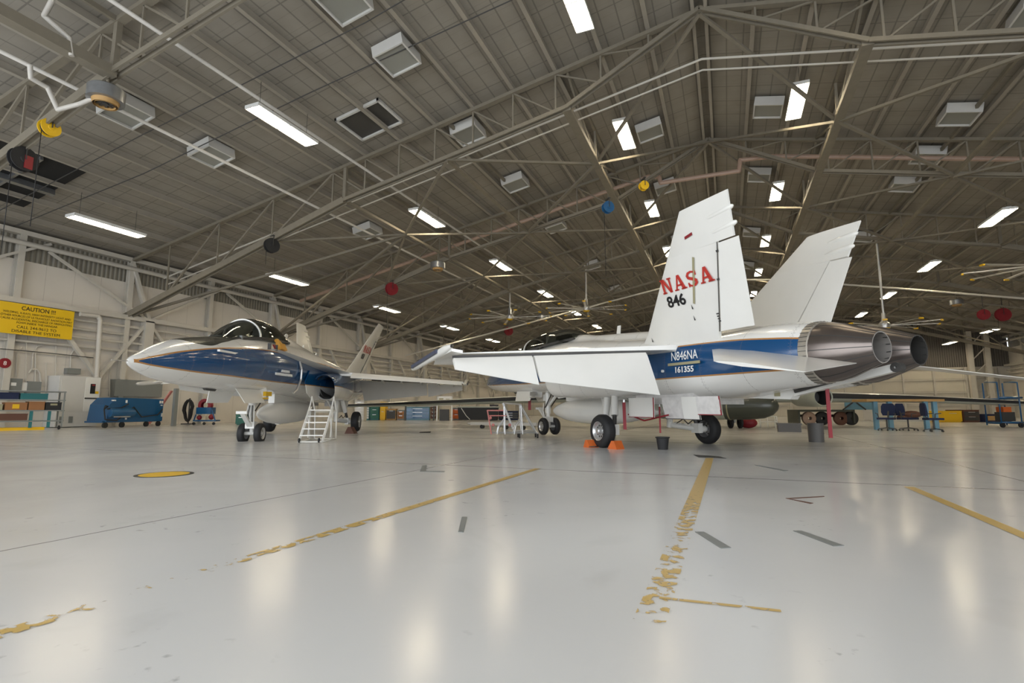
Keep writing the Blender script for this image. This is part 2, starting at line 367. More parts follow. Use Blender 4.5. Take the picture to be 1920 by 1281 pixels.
# side wall frames
for sg,X in ((-1,XL),(1,XR)):
    i=-sg
    b=MB()
    for Y in [3.75+5.025*k for k in range(15)]:
        x=X+i*.22
        b.box(x-.16,Y-.13,0,x-.12,Y+.13,ZE-.2); b.box(x+.12,Y-.13,0,x+.16,Y+.13,ZE-.2); b.box(x-.12,Y-.02,0,x+.12,Y+.02,ZE-.2)
    trim(b,M['steelw'])
    b=MB()
    for z in (5.95,): b.box(X+i*.05 if i>0 else X-.55,YB,z-.12,X+.55 if i>0 else X-.05,YE,z+.12)
    for z,q in ((5.45,.3),(5.0,.22),(4.55,.34),(4.1,.26)): b.cyl((X+i*q,YB,z),(X+i*q,YE,z),.07,n=8)
    b.box(min(X,X+i*.4),YB,ZE-.32,max(X,X+i*.4),YE,ZE-.1)
    b.cyl((X+i*.5,YB,8.7),(X+i*.5,YE,8.7),.12)
    trim(b,M['steelw'])
    b=MB(); x=X+i*.35
    for Y in TY:
        Y+=1.1
        b.bar((x,Y,5.95),(x,Y-1.15,9.0),.28,.18); b.bar((x,Y,5.95),(x,Y+5.0,9.0),.12,.12); b.bar((x,Y,5.95),(x,Y-5.1,8.6),.12,.12)
        b.bar((x,Y,5.9),(x,Y-2.3,2.6),.16,.16); b.bar((x,Y-5.0,5.9),(x,Y-2.4,2.6),.18,.18); b.bar((x,Y,5.9),(x,Y+2.4,3.0),.16,.16)
        b.box(x-.25,Y-.25,3.2,x+.2,Y+.25,5.9)
    trim(b,M['steelw'])
# ribs on the end doors
b=MB()
for k in range(20):
    x=XL+1.5+k*3.1; b.box(x-.1,YE-.25,0,x+.1,YE,5.8)
for z in (1.4,2.9,4.4,5.75): b.box(XL,YE-.18,z-.06,XR,YE,z+.06)
trim(b,M['steelw'])
b=MB()
for x in (26.6,28.2): b.box(x-.25,YE-1.2,0,x+.25,YE-.6,10)
for k in range(5): b.bar((26.6,YE-.9,1+1.8*k),(28.2,YE-.9,2.8+1.8*k),.1,.1)
trim(b,M['steelw'])
# ---------------------------------------------------------------- pipes under the roof
def pipe(name,label,pts,r,m): return one(name,label,'pipe',MB().path(pts,r),M[m])
pipe('sprinkler_pipe','long pale pipe under the left roof slope running from the round heater',[(-17.9,-5,10.55),(-17.9,74,10.55)],.06,'pipe')
pipe('sprinkler_pipe','pale pipe under the left roof slope running past the largest lamp',[(-14.8,-5,11.75),(-14.8,74,11.75)],.06,'pipe')
pipe('conduit','paired bright conduit crossing the roof under its ridge',[(-30,20.2,8.45),(XC,20.2,14.3),(30,20.2,8.3)],.045,'steelw')
pipe('conduit','lower bright conduit crossing the roof beside its twin',[(-30,20.45,8.15),(XC,20.45,14.0),(30,20.45,8.0)],.035,'steelw')
pipe('fire_main','thick rusty pink pipe crossing under the roof ridge',[(-29,29.8,8.9),(-3.6,29.8,14.2),(-3.0,29.8,14.1),(-2.9,29.8,13.7),(1.2,29.8,13.7),(1.3,29.8,14.3),(3,29.8,14.2),(30,29.8,8.7)],.12,'copper')
pipe('conduit','curved pale conduit bending over the far roof ridge',[(-30,45.3,6.3),(-9,45.3,10.3),(-4,45.3,11.2),(XC,45.3,11.4),(4,45.3,11.0),(12,45.3,9.6),(29,45.3,6.4)],.07,'steelw')
pipe('cable_run','thin dark cable sagging under the near roof',[(-30,13.2,9.3),(-22,13.6,10.6),(-14,14.1,12.5),(-6,14.4,14.0),(0,14.6,15.2)],.02,'dark')
pipe('cable_run','second thin dark cable parallel to the sagging one',[(-30,12.1,9.3),(-20,12.2,11.2),(-10,12.4,13.0),(0,12.2,15.1)],.018,'dark')
b=MB()
for pts in ([(-15.6,6.7,11.9),(-15.6,7.0,11.3),(-16.1,7.1,11.1),(-15.9,7.6,10.75),(-15.9,7.7,10.3)],): b.path(pts,.065,n=10)
one('heater_piping','white bent pipe dropping into the round heater drum, top left','pipe',b,M['pipe'])
b=MB()
for pts in ([(-17.4,7.5,10.3),(-17.5,7.6,10.0),(-17.5,8.0,9.95),(-17.3,8.2,9.35),(-16.7,8.4,9.5),(-16.2,8.65,9.8)],): b.path(pts,.065,n=10)
one('heater_piping','white looping pipe hanging left of the round heater drum','pipe',b,M['pipe'])
# ---------------------------------------------------------------- hanging lamps
def lamp0():
    t=thing('ceiling_lamp','','lamp')
    b=MB(); b.box(-.31,-1.43,.03,.31,1.43,.09); b.poly([(-.31,-1.43,.03),(-.29,-1.43,.03),(-.31,-1.43,-.03)],(0,2.86,0)); b.poly([(.31,-1.43,.03),(.29,-1.43,.03),(.31,-1.43,-.03)],(0,2.86,0))
    for y in (-1.43,-.02,1.39): b.box(-.31,y,-.03,.31,y+.04,.05)
    b.box(-.1,-1.3,.09,.1,1.3,.16); b.build('reflector',M['lampcase'],t)
    for sy in (-1,1):
        b=MB()
        for x in (-.21,-.07,.07,.21): b.box(x-.045,min(sy*.05,sy*1.37),-.012,x+.045,max(sy*.05,sy*1.37),.02)
        b.build('tube_bank',M['tube'],t)
    for y in (-1.1,1.1): MB().cyl((0,y,.15),(0,y,1.1),.008,n=5).build('hanger',M['dark'],t)
    return t
L0=None; XS=[(-24.1,8.6,0,'along the left wall'),(-14.5,11.1,0,'over the gap left of centre'),(-3.9,13.8,0,'just left of the ridge'),(3.35,13.8,0,'just right of the ridge'),(13.4,10.7,1,'over the right bay'),(23.8,8.4,3,'along the right wall')]
ORD=['nearest','second','third','fourth','fifth','sixth','seventh']
for x,z,k0,lab in XS:
    for k in range(k0,7):
        Y=13.65+10.05*k
        if abs(x)<5: Y+=.2 if k else 1.3
        if Y>YE-1: continue
        if L0 is None: t=L0=lamp0()
        else: t=dup(L0)
        t.location=(x,Y,z); tag(t,'glowing panel lamp, %s in the row %s'%(ORD[k],lab),'lamp','panel lamps hung from the roof')
    
# ---------------------------------------------------------------- roof boxes
V0=None
def ventbox():
    t=thing('roof_box','','vent'); b=MB()
    for a in ((-.62,-.62,.62,-.56),(-.62,.56,.62,.62),(-.62,-.56,-.56,.56),(.56,-.56,.62,.56)): b.box(a[0],a[1],-.42,a[2],a[3],.0)
    b.build('frame',M['gray_white'],t); MB().box(-.56,-.56,-.34,.56,.56,-.30).build('panel',M['vent'],t); return t
BX=[(-9.8,14.5),(-18.6,11.2),(-18.7,14.6),(-9.9,20.1),(-9.9,25.9),(-3.,25.8),(2.4,25.8),(9.4,26.7),(9.4,30.6),(2.4,33.5),(-3.,33.1),(9.3,34.3),(9.1,20.4),(-10.4,11.7),(-10,33.4),(2.3,44.6),(-18.7,25),(-10,44),(9.4,44),(-3,44),(-10,54),(9.4,54),(2.4,55)]
for i,(x,y) in enumerate(BX):
    if V0 is None: t=V0=ventbox()
    else: t=dup(V0)
    x=XC+round((x-XC)/1.83-.5)*1.83+.915
    t.location=(x,y,zroof(x)-.05-.62*SL*.5); t.rotation_euler=(0,math.atan(SL)*(1 if x>XC else -1),0)
    sd='left' if x<XC else 'right'
    tag(t,'pale square roof box %.0f metres %s of the ridge, %.0f metres down the hangar'%(abs(x-XC),sd,y),'vent','square boxes under the roof deck')
b=MB(); x=-13.4
b.box(-1.1,-.9,-.12,1.1,-.8,.0); b.box(-1.1,.8,-.12,1.1,.9,0); b.box(-1.1,-.9,-.12,-1,.9,0); b.box(1,-.9,-.12,1.1,.9,0)
t=thing('roof_hatch','open dark roof hatch with pale frame on the left slope','hatch',(x,17.1,zroof(x)-.03),0); t.rotation_euler=(0,-math.atan(SL),0)
b.build('frame',M['gray_white'],t); MB().box(-1,-.8,-.04,1,.8,-.01).build('opening',M['dark'],t)
x=-26.6
t=thing('roof_hatch','large black roof hatch at the far left above the wall','hatch',(x,11.3,zroof(x)-.03),0); t.rotation_euler=(0,-math.atan(SL),0)
b=MB(); b.box(-2.2,-.1,-.2,2.2,.0,.0); b.box(-.1,-1.5,-.3,.1,1.5,-.05); b.build('frame',M['duct'],t); MB().box(-2.2,-1.5,-.04,2.2,1.5,-.01).build('opening',M['vdark'],t)
# heaters
def heater(x,y,z,lab):
    t=thing('unit_heater',lab,'heater',(x,y,z),0,'round unit heaters on the trusses')
    MB().lathe((0,0,0),(0,0,1),[(0,.34),(0,.46),(.36,.46),(.42,.38),(.42,.0001)],28).build('drum',M['duct'],t)
    b=MB().lathe((0,0,-.12),(0,0,1),[(0,.30),(.13,.34),(.13,.25),(0,.25)],24); b.build('orange_ring',M['wood'],t)
    b=MB()
    for k in range(10): a=k*PI/5; b.bar((0,0,-.06),(.30*math.cos(a),.30*math.sin(a),-.06),.07,.015)
    b.cyl((0,0,-.1),(0,0,.05),.08); b.build('louvre',M['dark'],t)
    MB().cyl((0,0,.45),(0,0,1.2),.04).build('hanger',M['steel'],t)
heater(-16.15,8.75,9.65,'round gray unit heater drum with orange ring, top left of the hangar')
heater(-16.5,28.3,9.7,'round unit heater on the second truss left of centre')
heater(17.6,52.4,9.3,'round unit heater far down the right side')
heater(-16.5,48.6,9.7,'small distant round unit heater beyond the ceiling fan')
# reels
def reel(x,y,z,lab,m1,m2,r=.26,cord=2.,cat='reel',rz=None,hang=0):
    rz=math.atan2(-y,-x)+.45 if rz is None else rz
    t=thing('hose_reel',lab,cat,(x,y,z),rz,'cord and hose reels hung from the trusses')
    MB().lathe((-.11,0,0),(1,0,0),[(-.02,.001),(-.02,r*.3),(0,r*.34),(0,r),(.03,r),(.04,r*.55),(.18,r*.55),(.19,r),(.22,r),(.22,r*.34),(.24,r*.3),(.24,.001)],22).build('drum',M[m1],t)
    MB().lathe((-.07,0,0),(1,0,0),[(0,r*.55),(0,r*.8),(.14,r*.8),(.14,r*.55)],18).build('wound_cord',M[m2],t)
    b=MB(); b.bar((-.15,0,-.02),(-.15,0,r+.12),.04,.02); b.bar((.15,0,-.02),(.15,0,r+.12),.04,.02); b.box(-.17,-.05,r+.1,.17,.05,r+.14); b.build('bracket',M['dark'],t)
    if hang: MB().cyl((0,0,r+.1),(0,0,r+hang),.03).build('hanger',M['dark'],t)
    if cord: MB().cyl((0,-r*.7,-.05),(0.02,-r*.7,-cord),.012,n=6).build('cord',M['black'],t)
reel(-18.9,8.8,9.45,'yellow cord reel under the nearest truss leg','yellow','black',.27,3.2)
reel(-20.35,8.9,8.75,'black hose reel with red side below the yellow reel','black','black',.38,3.)
MB().box(.10,-.02,-.3,.14,.2,.12).build('red_side',M['red'],bpy.data.objects['hose_reel.001'])
reel(-20.2,18.7,8.8,'black hose reel on the truss leg above the left aircraft','black','black',.36,1.)
reel(-20.2,28.7,8.8,'red hose reel on the left truss leg in mid hangar','red','red',.42,2.5)
reel(-20.2,49.0,8.8,'small red hose reel far down the left side','red','red',.45,2.5)
reel(-4.3,21.5,9.4,'blue hose reel hanging left of the near tail fin','blue','blue',.25,3.)
reel(-2.9,22.4,10.5,'yellow reel hanging beside the blue one near the ridge','yellow','yellow',.2,.3)
reel(18.4,50.1,8.05,'small bright red reel at the far right','red','red',.4,0,hang=1.5)
reel(20.6,52.8,8.35,'dark red hose reel at the far right edge','red','red',.52,3,hang=1.3)
# ceiling fans
def fan(x,y,z,R,lab,drop,rz=.2):
    t=thing('ceiling_fan',lab,'fan',(x,y,z),rz,'long-bladed ceiling fans')
    b=MB().cyl((0,0,0),(0,0,drop),.07); b.lathe((0,0,-.15),(0,0,1),[(0,.2),(.02,.32),(.3,.32),(.5,.14),(1.0,.12)],16); b.build('motor_mount',M['alu'],t)
    MB().lathe((0,0,-.25),(0,0,1),[(0,.12),(.1,.3),(.14,.3)],16).build('hub',M['yellow'],t)
    for k in range(10):
        a=2*PI*k/10; c,s=math.cos(a),math.sin(a); u=Vector((c,s,0)); n=Vector((-s,c,0))
        b=MB(); b.poly([u*.25-n*.06,u*R-n*.09,u*R+n*.09+Vector((0,0,.03)),u*.25+n*.06+Vector((0,0,.03))],(0,0,.03)); bl=b.build('blade',M['alu'],t)
        b=MB(); b.bar(u*(R-.04)-n*.12,u*(R-.04)+n*.12,.1,.09); b.build('blade_tip',M['yellow'],bl)
fan(-17.0,41.5,8.75,3.6,'large ten-bladed ceiling fan with yellow tips above the gap between aircraft',3.4)
fan(-10.5,42.5,9.2,3.4,'second ceiling fan, smaller and just right of the yellow-tipped one',3.5,.5)
fan(16.2,36.5,8.6,3.4,'ceiling fan with bright blades at the far right',3.0,.4)
fan(9.6,40,6.2,3.0,'ceiling fan behind the engine nozzles',6.,.1)
# ---------------------------------------------------------------- twin-tail jets
def interp(tab,s):
    if s<=tab[0][0]: return tab[0][1:]
    for i in range(len(tab)-1):
        a,b=tab[i],tab[i+1]
        if a[0]<=s<=b[0]:
            p=tab[i-1] if i else a; n=tab[i+2] if i+2<len(tab) else b
            t=(s-a[0])/(b[0]-a[0]); o=[]
            for k in range(1,len(a)):
                m0=(b[k]-p[k])/(b[0]-p[0])*(b[0]-a[0]); m1=(n[k]-a[k])/(n[0]-a[0])*(b[0]-a[0])
                if (b[k]-a[k])*m0<=0: m0=0
                if (b[k]-a[k])*m1<=0: m1=0
                o.append((2*t**3-3*t*t+1)*a[k]+(t**3-2*t*t+t)*m0+(-2*t**3+3*t*t)*b[k]+(t**3-t*t)*m1)
            return tuple(o)
    return tab[-1][1:]
BODY=[(-.33,.02,1.915,1.87,2),(-.25,.085,1.965,1.82,2),(-.1,.16,2.03,1.76,2),(.1,.235,2.10,1.70,2),(.5,.37,2.26,1.61,2),(1.2,.53,2.47,1.53,2.05),(2,.65,2.60,1.48,2.1),(3,.74,2.74,1.44,2.1),(4,.79,2.86,1.42,2.1),(5.5,.83,2.93,1.40,2.2),(7,.88,2.92,1.34,2.4),(8.5,1.0,2.78,1.22,3.0),(10,1.15,2.6,1.12,3.4),(12,1.16,2.44,1.06,3.2),(13.5,1.06,2.36,1.12,2.8),(14.5,.85,2.27,1.3,2.4),(15.0,.5,2.2,1.4,2)]
HUMP_B=[(5.8,.02,2.6),(6.05,.36,3.02),(6.4,.46,3.14),(7,.46,3.12),(8,.44,3.02),(9.2,.44,2.90),(10.2,.44,2.80),(12,.46,2.62),(13.5,.44,2.48),(14.5,.3,2.32),(15,.1,2.2)]
HUMP_A=[(6.6,.02,2.6),(6.9,.28,3.0),(7.3,.42,3.10),(7.8,.42,3.0),(8.5,.42,2.93),(9.2,.43,2.88),(10.2,.44,2.80),(12,.46,2.62),(13.5,.44,2.48),(14.5,.3,2.32),(15,.1,2.2)]
HUMP=HUMP_A
NAC=[(11.5,.5,.30,1.75),(12.5,.52,.52,1.74),(13.5,.50,.60,1.76),(14.2,.485,.585,1.79),(14.7,.475,.55,1.80),(15.0,.465,.515,1.80)]
def body_ring(s,n=64):
    ry,zt,zb,e=interp(BODY,s); pr=[(0,(zt+zb)/2,ry,(zt-zb)/2,e)]
    if s>HUMP[0][0]: hy,hz=interp(HUMP,s); pr.append((0,hz-.38,hy,.38,2.6))
    if s>=11.5: y,r,z=interp(NAC,s); pr+=[(y,z,r,r,2.),(-y,z,r,r,2.)]
    zc=(zt+zb)/2; out=[]
    for i in range(n):
        a=2*PI*(i+.0)/n; dy,dz=math.sin(a),math.cos(a); best=0
        for cy,cz,ay,az,ex in pr:
            def ins(t): return abs((dy*t-cy)/ay)**ex+abs((zc+dz*t-cz)/az)**ex<=1
            t=2.0
            while t>0 and not ins(t): t-=.02
            if t>0:
                lo,hi=t,t+.02
                for _ in range(10):
                    m=(lo+hi)/2
                    if ins(m): lo=m
                    else: hi=m
                best=max(best,lo)
        best=max(best,.012)
        out.append(Vector((S0-s,dy*best,zc+dz*best)))
    return out
def A_(s,y,z): return Vector((S0-s,y,z))
def plate(pts,thick):
    """wing-like plate from outline [(s,y,z,half thickness)] pairs: LE list then TE list, lens section"""
    pass
def lens(mb,le,te,frac=((0,.02),(.04,.45),(.15,.8),(.4,1),(.75,.8),(1,.25)),mi=0,nrm=(0,0,1)):
    """loft between spanwise stations; le/te = list of (s,y,z,ht)"""
    n=Vector(nrm).normalized(); rings=[]
    for (s0,y0,z0,h0),(s1,y1,z1,h1) in zip(le,te):
        p=A_(s0,y0,z0); q=A_(s1,y1,z1); up=[];dn=[]
        for t,k in frac:
            c=p.lerp(q,t); h=(h0+(h1-h0)*0)*k; up.append(c+n*h); dn.append(c-n*h)
        rings.append(up+dn[::-1])
    mb.loft(rings,mi); return mb
WL=lambda y:2.12-.052*(y-1.2)
def wheel(parent,y,s,r,w,outy,name='wheel'):
    x=S0-s
    wh=MB().lathe((x,y-w/2,r),(0,1,0),[(0,r*.58),(0,r*.80),(w*.08,r*.92),(w*.25,r*.99),(w*.5,r),(w*.75,r*.99),(w*.92,r*.92),(w,r*.80),(w,r*.58)],36)
    for q in (.3,.43,.57,.7): wh.lathe((x,y-w/2+w*q-.006,r),(0,1,0),[(0,r*1.0),(0,r*1.004),(.01,r*1.004),(.01,r)],36)
    tyre=wh.build(name,M['black'],parent)
    b=MB(); f=outy
    yo=y+f*w/2; b.lathe((x,yo-f*w*.98,r),(0,f,0),[(0,r*.56),(w*.93,r*.6),(w*.97,r*.6),(w*.90,r*.52),(w*.72,r*.46),(w*.72,r*.2),(w*1.0,r*.18),(w*1.06,r*.12),(w*1.06,.001)],28)
    for sg in (1,):
        for k in range(10):
            a=2*PI*k/10; b.cyl((x+math.cos(a)*r*.34,yo-f*w*.27,r+math.sin(a)*r*.34),(x+math.cos(a)*r*.34,yo-f*w*.255,r+math.sin(a)*r*.34),r*.065,n=8,mi=1)
    b.build('rim',[M['alu'],M['dark']],tyre)
    return tyre
def ribbon(mb,p,q,w,mi=0): mb.bar(p,q,w,.012,mi)
def slab_text(parent,O,U,V,hgt,width,mtl,name):
    """NASA in slab-serif capitals built from polygons; O lower left, U along text, V up"""
    U=Vector(U).normalized(); V=Vector(V).normalized(); Nn=U.cross(V); adv=width/4.16
    def P(x,y,k): return Vector(O)+U*((k*1.06+x)*adv)+V*(y*hgt)
    def quadp(mb,pts,k): mb.poly([P(x,y,k) for x,y in pts],Nn*.003)
    for k,ch in enumerate('NASA'):
        mb=MB()
        if ch=='N':
            for q in ([(.08,0),(.25,0),(.25,1),(.08,1)],[(.72,0),(.86,0),(.86,1),(.72,1)],[(.10,1),(.34,1),(.86,0),(.66,0)],[(0,0),(.34,0),(.34,.1),(0,.1)],[(0,.9),(.3,.9),(.3,1),(0,1)],[(.62,.9),(.96,.9),(.96,1),(.62,1)]): quadp(mb,q,k)
        elif ch=='A':
            for q in ([(.08,0),(.21,0),(.5,.86),(.42,1)],[(.42,1),(.62,1),(.94,0),(.66,0)],[(.22,.27),(.75,.27),(.72,.39),(.26,.39)],[(0,0),(.34,0),(.34,.1),(0,.1)],[(.56,0),(1.02,0),(1.02,.1),(.56,.1)]): quadp(mb,q,k)
        else:
            cl=[(.80,.78),(.72,.90),(.52,.95),(.30,.90),(.19,.74),(.24,.60),(.42,.52),(.60,.45),(.76,.35),(.78,.20),(.64,.08),(.45,.04),(.27,.09),(.17,.24)]
            wd=[.05,.07,.08,.09,.10,.11,.12,.12,.12,.10,.09,.08,.07,.05]; L=[];R=[]
            for i,(x,y) in enumerate(cl):
                a=cl[max(0,i-1)]; b2=cl[min(len(cl)-1,i+1)]; dx,dy=b2[0]-a[0],b2[1]-a[1]; l=math.hypot(dx,dy); nx,ny=-dy/l,dx/l
                L.append((x+nx*wd[i],y+ny*wd[i]*.8)); R.append((x-nx*wd[i],y-ny*wd[i]*.8))
            for i in range(len(cl)-1): quadp(mb,[L[i],L[i+1],R[i+1],R[i]],k)
            quadp(mb,[(.12,0),(.2,0),(.22,.3),(.12,.3)],k); quadp(mb,[(.8,.68),(.88,.68),(.88,1),(.8,1)],k)
        o=mb.build(name,mtl,parent)
def fighter(label,pos,rz,pitch,num,reg=None,zoff=0):
    global HUMP
    T=thing('twin_tail_jet',label,'aircraft',pos,rz,None,pitch)
    W_=M['white']; near=reg is not None; HUMP=HUMP_A if near else HUMP_B
    # fuselage
    ss=[-.33,-.29,-.25,-.18,-.1,0,.1,.3,.5,.85]+[1.2+.4*i for i in range(12)]+[5.8,5.85,5.95,6.05,6.2]+[6.4+.4*i for i in range(12)]+[11.2,11.5,11.7,12,12.4,12.8,13.2,13.6,14,14.3,14.6,14.8,15.0]
    fz=MB().loft([body_ring(s) for s in ss]); F_=fz.build('fuselage',M['livery'],T)
    MB().cyl(A_(-.33,0,1.893),A_(-.75,0,1.88),.012,.005).build('nose_probe',M['alu'],T)
    # intakes
    for sg in (-1,1):
        b=MB(); n=36
        def er(s,yc,zc,ry,rz,cut=0): 
            return [A_(s+cut*math.cos(2*PI*i/n),sg*(yc+ry*math.copysign(abs(math.sin(2*PI*i/n))**.8,math.sin(2*PI*i/n))),zc+rz*math.copysign(abs(math.cos(2*PI*i/n))**.85,math.cos(2*PI*i/n))) for i in range(n)]
        rings=[er(8.9,1.12,1.62,.27,.34),er(8.1,1.17,1.60,.28,.35,-.10),er(7.62,1.19,1.60,.31,.385,-.2),er(7.58,1.19,1.60,.33,.405,-.2),er(7.64,1.19,1.60,.345,.42,-.2),er(8.1,1.17,1.62,.37,.45,-.12),er(8.8,1.12,1.65,.40,.49),er(9.8,1.05,1.68,.42,.53),er(10.8,.99,1.70,.37,.52),er(11.6,.9,1.72,.32,.5),er(12.4,.8,1.74,.25,.45)]
        b.loft(rings,cap0=False); b.loft(rings[:1]+[er(9.0,1.12,1.62,.27,.34)],mi=0,cap0=False,cap1=False); I=b.build('air_intake',M['livery'],T)
        b=MB(); b.loft([er(7.7,1.19,1.60,.30,.375,-.2),er(8.3,1.16,1.61,.275,.345,-.1),er(9.3,1.1,1.62,.26,.33)],cap0=False); b.build('duct',M['dark'],I)
        b=MB(); b.poly([A_(6.55,.875*sg,1.75),A_(6.9,.89*sg,2.12),A_(7.9,.92*sg,2.12),A_(7.9,.92*sg,1.2),A_(7.3,.91*sg,1.16),A_(6.75,.88*sg,1.4)],(0,.025*sg,0)); b.build('splitter_plate',M['livery'],T)
    # leading edge extensions
    LX=[(4.3,.72),(4.7,.88),(5.3,.98),(6,1.08),(6.8,1.2),(7.6,1.36),(8.2,1.5),(8.7,1.62),(9.2,1.7)]
    for sg in (-1,1):
        b=MB(); rings=[]
        for s,y in LX:
            z=2.56-.09*(s-4.3); h=.09
            rings.append([A_(s,sg*.45,z+h),A_(s,sg*(y-.12),z+h*.4),A_(s,sg*y,z),A_(s,sg*(y-.12),z-h*.4),A_(s,sg*.45,z-h)])
        rings.append([A_(12.4,sg*.45,2.16+.09),A_(12.4,sg*1.5,2.14),A_(12.4,sg*1.6,2.1),A_(12.4,sg*1.5,2.06),A_(12.4,sg*.45,2.0)])
        b.loft(rings); b.build('wing_root_extension',W_,T)
    # wings
    for sg in (-1,1):
        def wg(t,y): # s at chord pos
            le=8.55+(y-1.5)*.44; te=12.36-(y-1.85)*.235; return le,te
        b=MB(); le=[];te=[]
        for y in (1.2,1.85,4.1,5.62):
            l,t=wg(0,y); le.append((l+.45*(1-.12*y),sg*y,WL(y),.115-.018*y)); te.append((t,sg*y,WL(y)-.01,0))
        lens(b,le,te,((0,.75),(.2,1),(.5,.95),(1,.5))); wing=b.build('wing',W_,T)
        b=MB(); l2=[];t2=[]
        for y in (1.75,4.1,5.58):
            l,t=wg(0,y); e=l+.45*(1-.12*y); l2.append((l,sg*y,WL(y)-.13,.10-.016*y)); t2.append((e-.01,sg*y,WL(y),0))
        lens(b,l2,t2,((0,.03),(.1,.45),(.4,.75),(1,.8))); b.build('leading_edge_flap',W_,T)
        for (y0,y1,nm) in ((1.88 if near else 1.25,4.09,'trailing_edge_flap'),(4.13,5.56,'aileron')):
            b=MB(); l3=[];t3=[]
            for y in (y0,y1):
                s1=12.36-(max(y,1.2)-1.85)*.235; z1=WL(y)-.11
                zb=1.14+(max(y,1.88)-1.88)*.108 if y<4.11 else 1.31+(y-4.1)*.185; zb+=(.08 if near and sg<0 else 0); dz=z1-zb
                ys=y+(0.07 if y==y0 and y0<2 else 0)
                l3.append((s1+.02,sg*y,z1,.045)); t3.append((s1+.02+dz*.58,sg*ys,zb,0))
            lens(b,l3,t3,((0,.6),(.1,1),(.6,.6),(1,.12)),nrm=(-.86,0,.5)); b.build(nm,M['gray_white'] if not near else W_,T)
        # hinge line shadow gap and brackets
        b=MB()
        for y in (2.3,3.1,3.9,4.6,5.2):
            s1=12.36-(y-1.85)*.235; b.bar(A_(s1-.6,sg*y,WL(y)-.10),A_(s1-.02,sg*y,WL(y)-.16),.05,.07)
        b.build('hinge_fairing',W_,T)
        b=MB(); b.bar(A_(12.40-(1.75-1.85)*.235-.06,sg*1.75,WL(1.75)-.085),A_(12.40-(5.56-1.85)*.235-.06,sg*5.56,WL(5.56)-.07),.03,.05); b.build('flap_gap_shade',M['dark'],wing)  # dark bar stands in for the shade between wing and flap
        # wing tip rail
        b=MB(); yy=5.72
        b.lathe(A_(9.15,sg*yy,1.74),A_(11.9,sg*yy,1.97)-A_(9.15,sg*yy,1.74),[(0,.02),(.12,.055),(.4,.07),(2.45,.08),(2.6,.06),(2.76,.03)],12); rl=b.build('wing_tip_rail',W_,T)
        b=MB(); b.bar(A_(9.45,sg*(yy+.075),1.765),A_(11.3,sg*(yy+.09),1.93),.05,.07); b.build('rail_slot',M['slot'] if near else M['dark'],rl)
        b=MB(); b.poly([A_(10.2,sg*5.55,WL(5.55)),A_(12.0,sg*5.55,WL(5.55)),A_(11.9,sg*5.72,1.93),A_(9.9,sg*5.72,1.8)],(0,0,-.05)); b.build('tip_fillet',W_,T)
    # fins
    for sg in (-1,1):
        def fp(s,z): return A_(s,sg*(.99+.364*(z-2.4)),z)
        nr=Vector((0,sg*math.cos(math.radians(20)),-math.sin(math.radians(20))))
        def finring(z,s0,s1,h):
            fr=((0,.05),(.05,.5),(.3,1),(.6,.9),(1,.5)); u=[fp(s0+(s1-s0)*t,z)+nr*h*k for t,k in fr]; d=[fp(s0+(s1-s0)*t,z)-nr*h*k for t,k in fr]; return u+d[::-1]
        LE=lambda z:11.45+(z-2.51)*.928
        b=MB(); b.loft([finring(2.15,11.0,13.36,.075),finring(2.5,LE(2.5),13.50,.07),finring(3.2,LE(3.2),13.77,.058),finring(3.835,LE(3.835),14.0,.048)]); 
        b.loft([finring(3.835,LE(3.835),14.36,.046),finring(4.56,LE(4.56),14.5,.03)])
        fn=b.build('tail_fin',W_,T)
        b=MB()
        def rr(z,s0,s1,h): return [fp(s0,z)+nr*h,fp(s1,z)+nr*.006,fp(s1,z)-nr*.006,fp(s0,z)-nr*h]
        b.loft([rr(2.34,13.50,14.21,.05),rr(3.81,14.02,14.44,.036)],sm=False); b.build('rudder',W_,T)
        b=MB()
        for z,hz in ((2.52,.09),(3.22,.03),(3.68,.03)):
            s=13.46+(z-2.32)*.357
            for q in range(4 if hz>.05 else 2): c=fp(s+.02,z+q*hz*.5); b.bar(c+nr*.05,c+nr*.062,.05,.022)
        b.bar(fp(13.47,2.34)+nr*.05,fp(14.005,3.83)+nr*.04,.016,.014); b.build('rudder_hinge',M['dark'],fn)
        b=MB(); b.lathe(fp(13.75,4.24),(-1,0,.08),[(0,.01),(.25,.05),(.66,.055),(.73,.03),(.76,.001)],12); b.lathe(fp(13.7,3.98),(-1,0,.08),[(0,.01),(.3,.05),(.68,.055),(.76,.03),(.78,.001)],12); b.build('fin_pod',W_,fn)
        if sg==1:
            U=(-1,0,0); V=Vector((0,.342,.94)); O=fp(12.36,3.225)+nr*.062
            slab_text(fn,O,U,V,.30,1.36,M['redlet'],'fin_lettering')
            text(num,.31,M['blk'],'fin_number',fn,frame(fp(12.40,2.955)+nr*.068,U,V),bold=.007,width=.50)
            if near:
                b=MB(); b.bar(fp(13.40,3.72)+nr*.062,fp(13.08,2.92)+nr*.064,.05,.006,up=(0,1,0)); b.build('tape_strip',M['tape'],fn)
                b=MB(); b.bar(fp(13.33,4.085)+nr*.05,fp(13.53,4.115)+nr*.05,.006,.055,up=(0,0,1)); b.build('red_tape',M['red'],fn)
                b=MB()
                for z,s in ((2.83,13.0),(2.62,12.97),(2.35,11.6)): b.poly([fp(s,z)+nr*.071,fp(s+.03,z)+nr*.071,fp(s+.01,z+.09)+nr*.07],nr*.003)
                b.build('fin_mark',M['blk'],fn)
    # stabilators
    for sg in (-1,1):
        b=MB(); le=[(13.2,sg*.95,2.02,.05),(15.5,sg*3.29,1.52,.025)]; te=[(15.9,sg*.95,1.55,0),(16.8,sg*3.29,1.30,0)]
        lens(b,le,te,((0,.05),(.06,.5),(.35,1),(1,.1)),nrm=(-.19,0,1)); b.build('stabilator',W_,T)
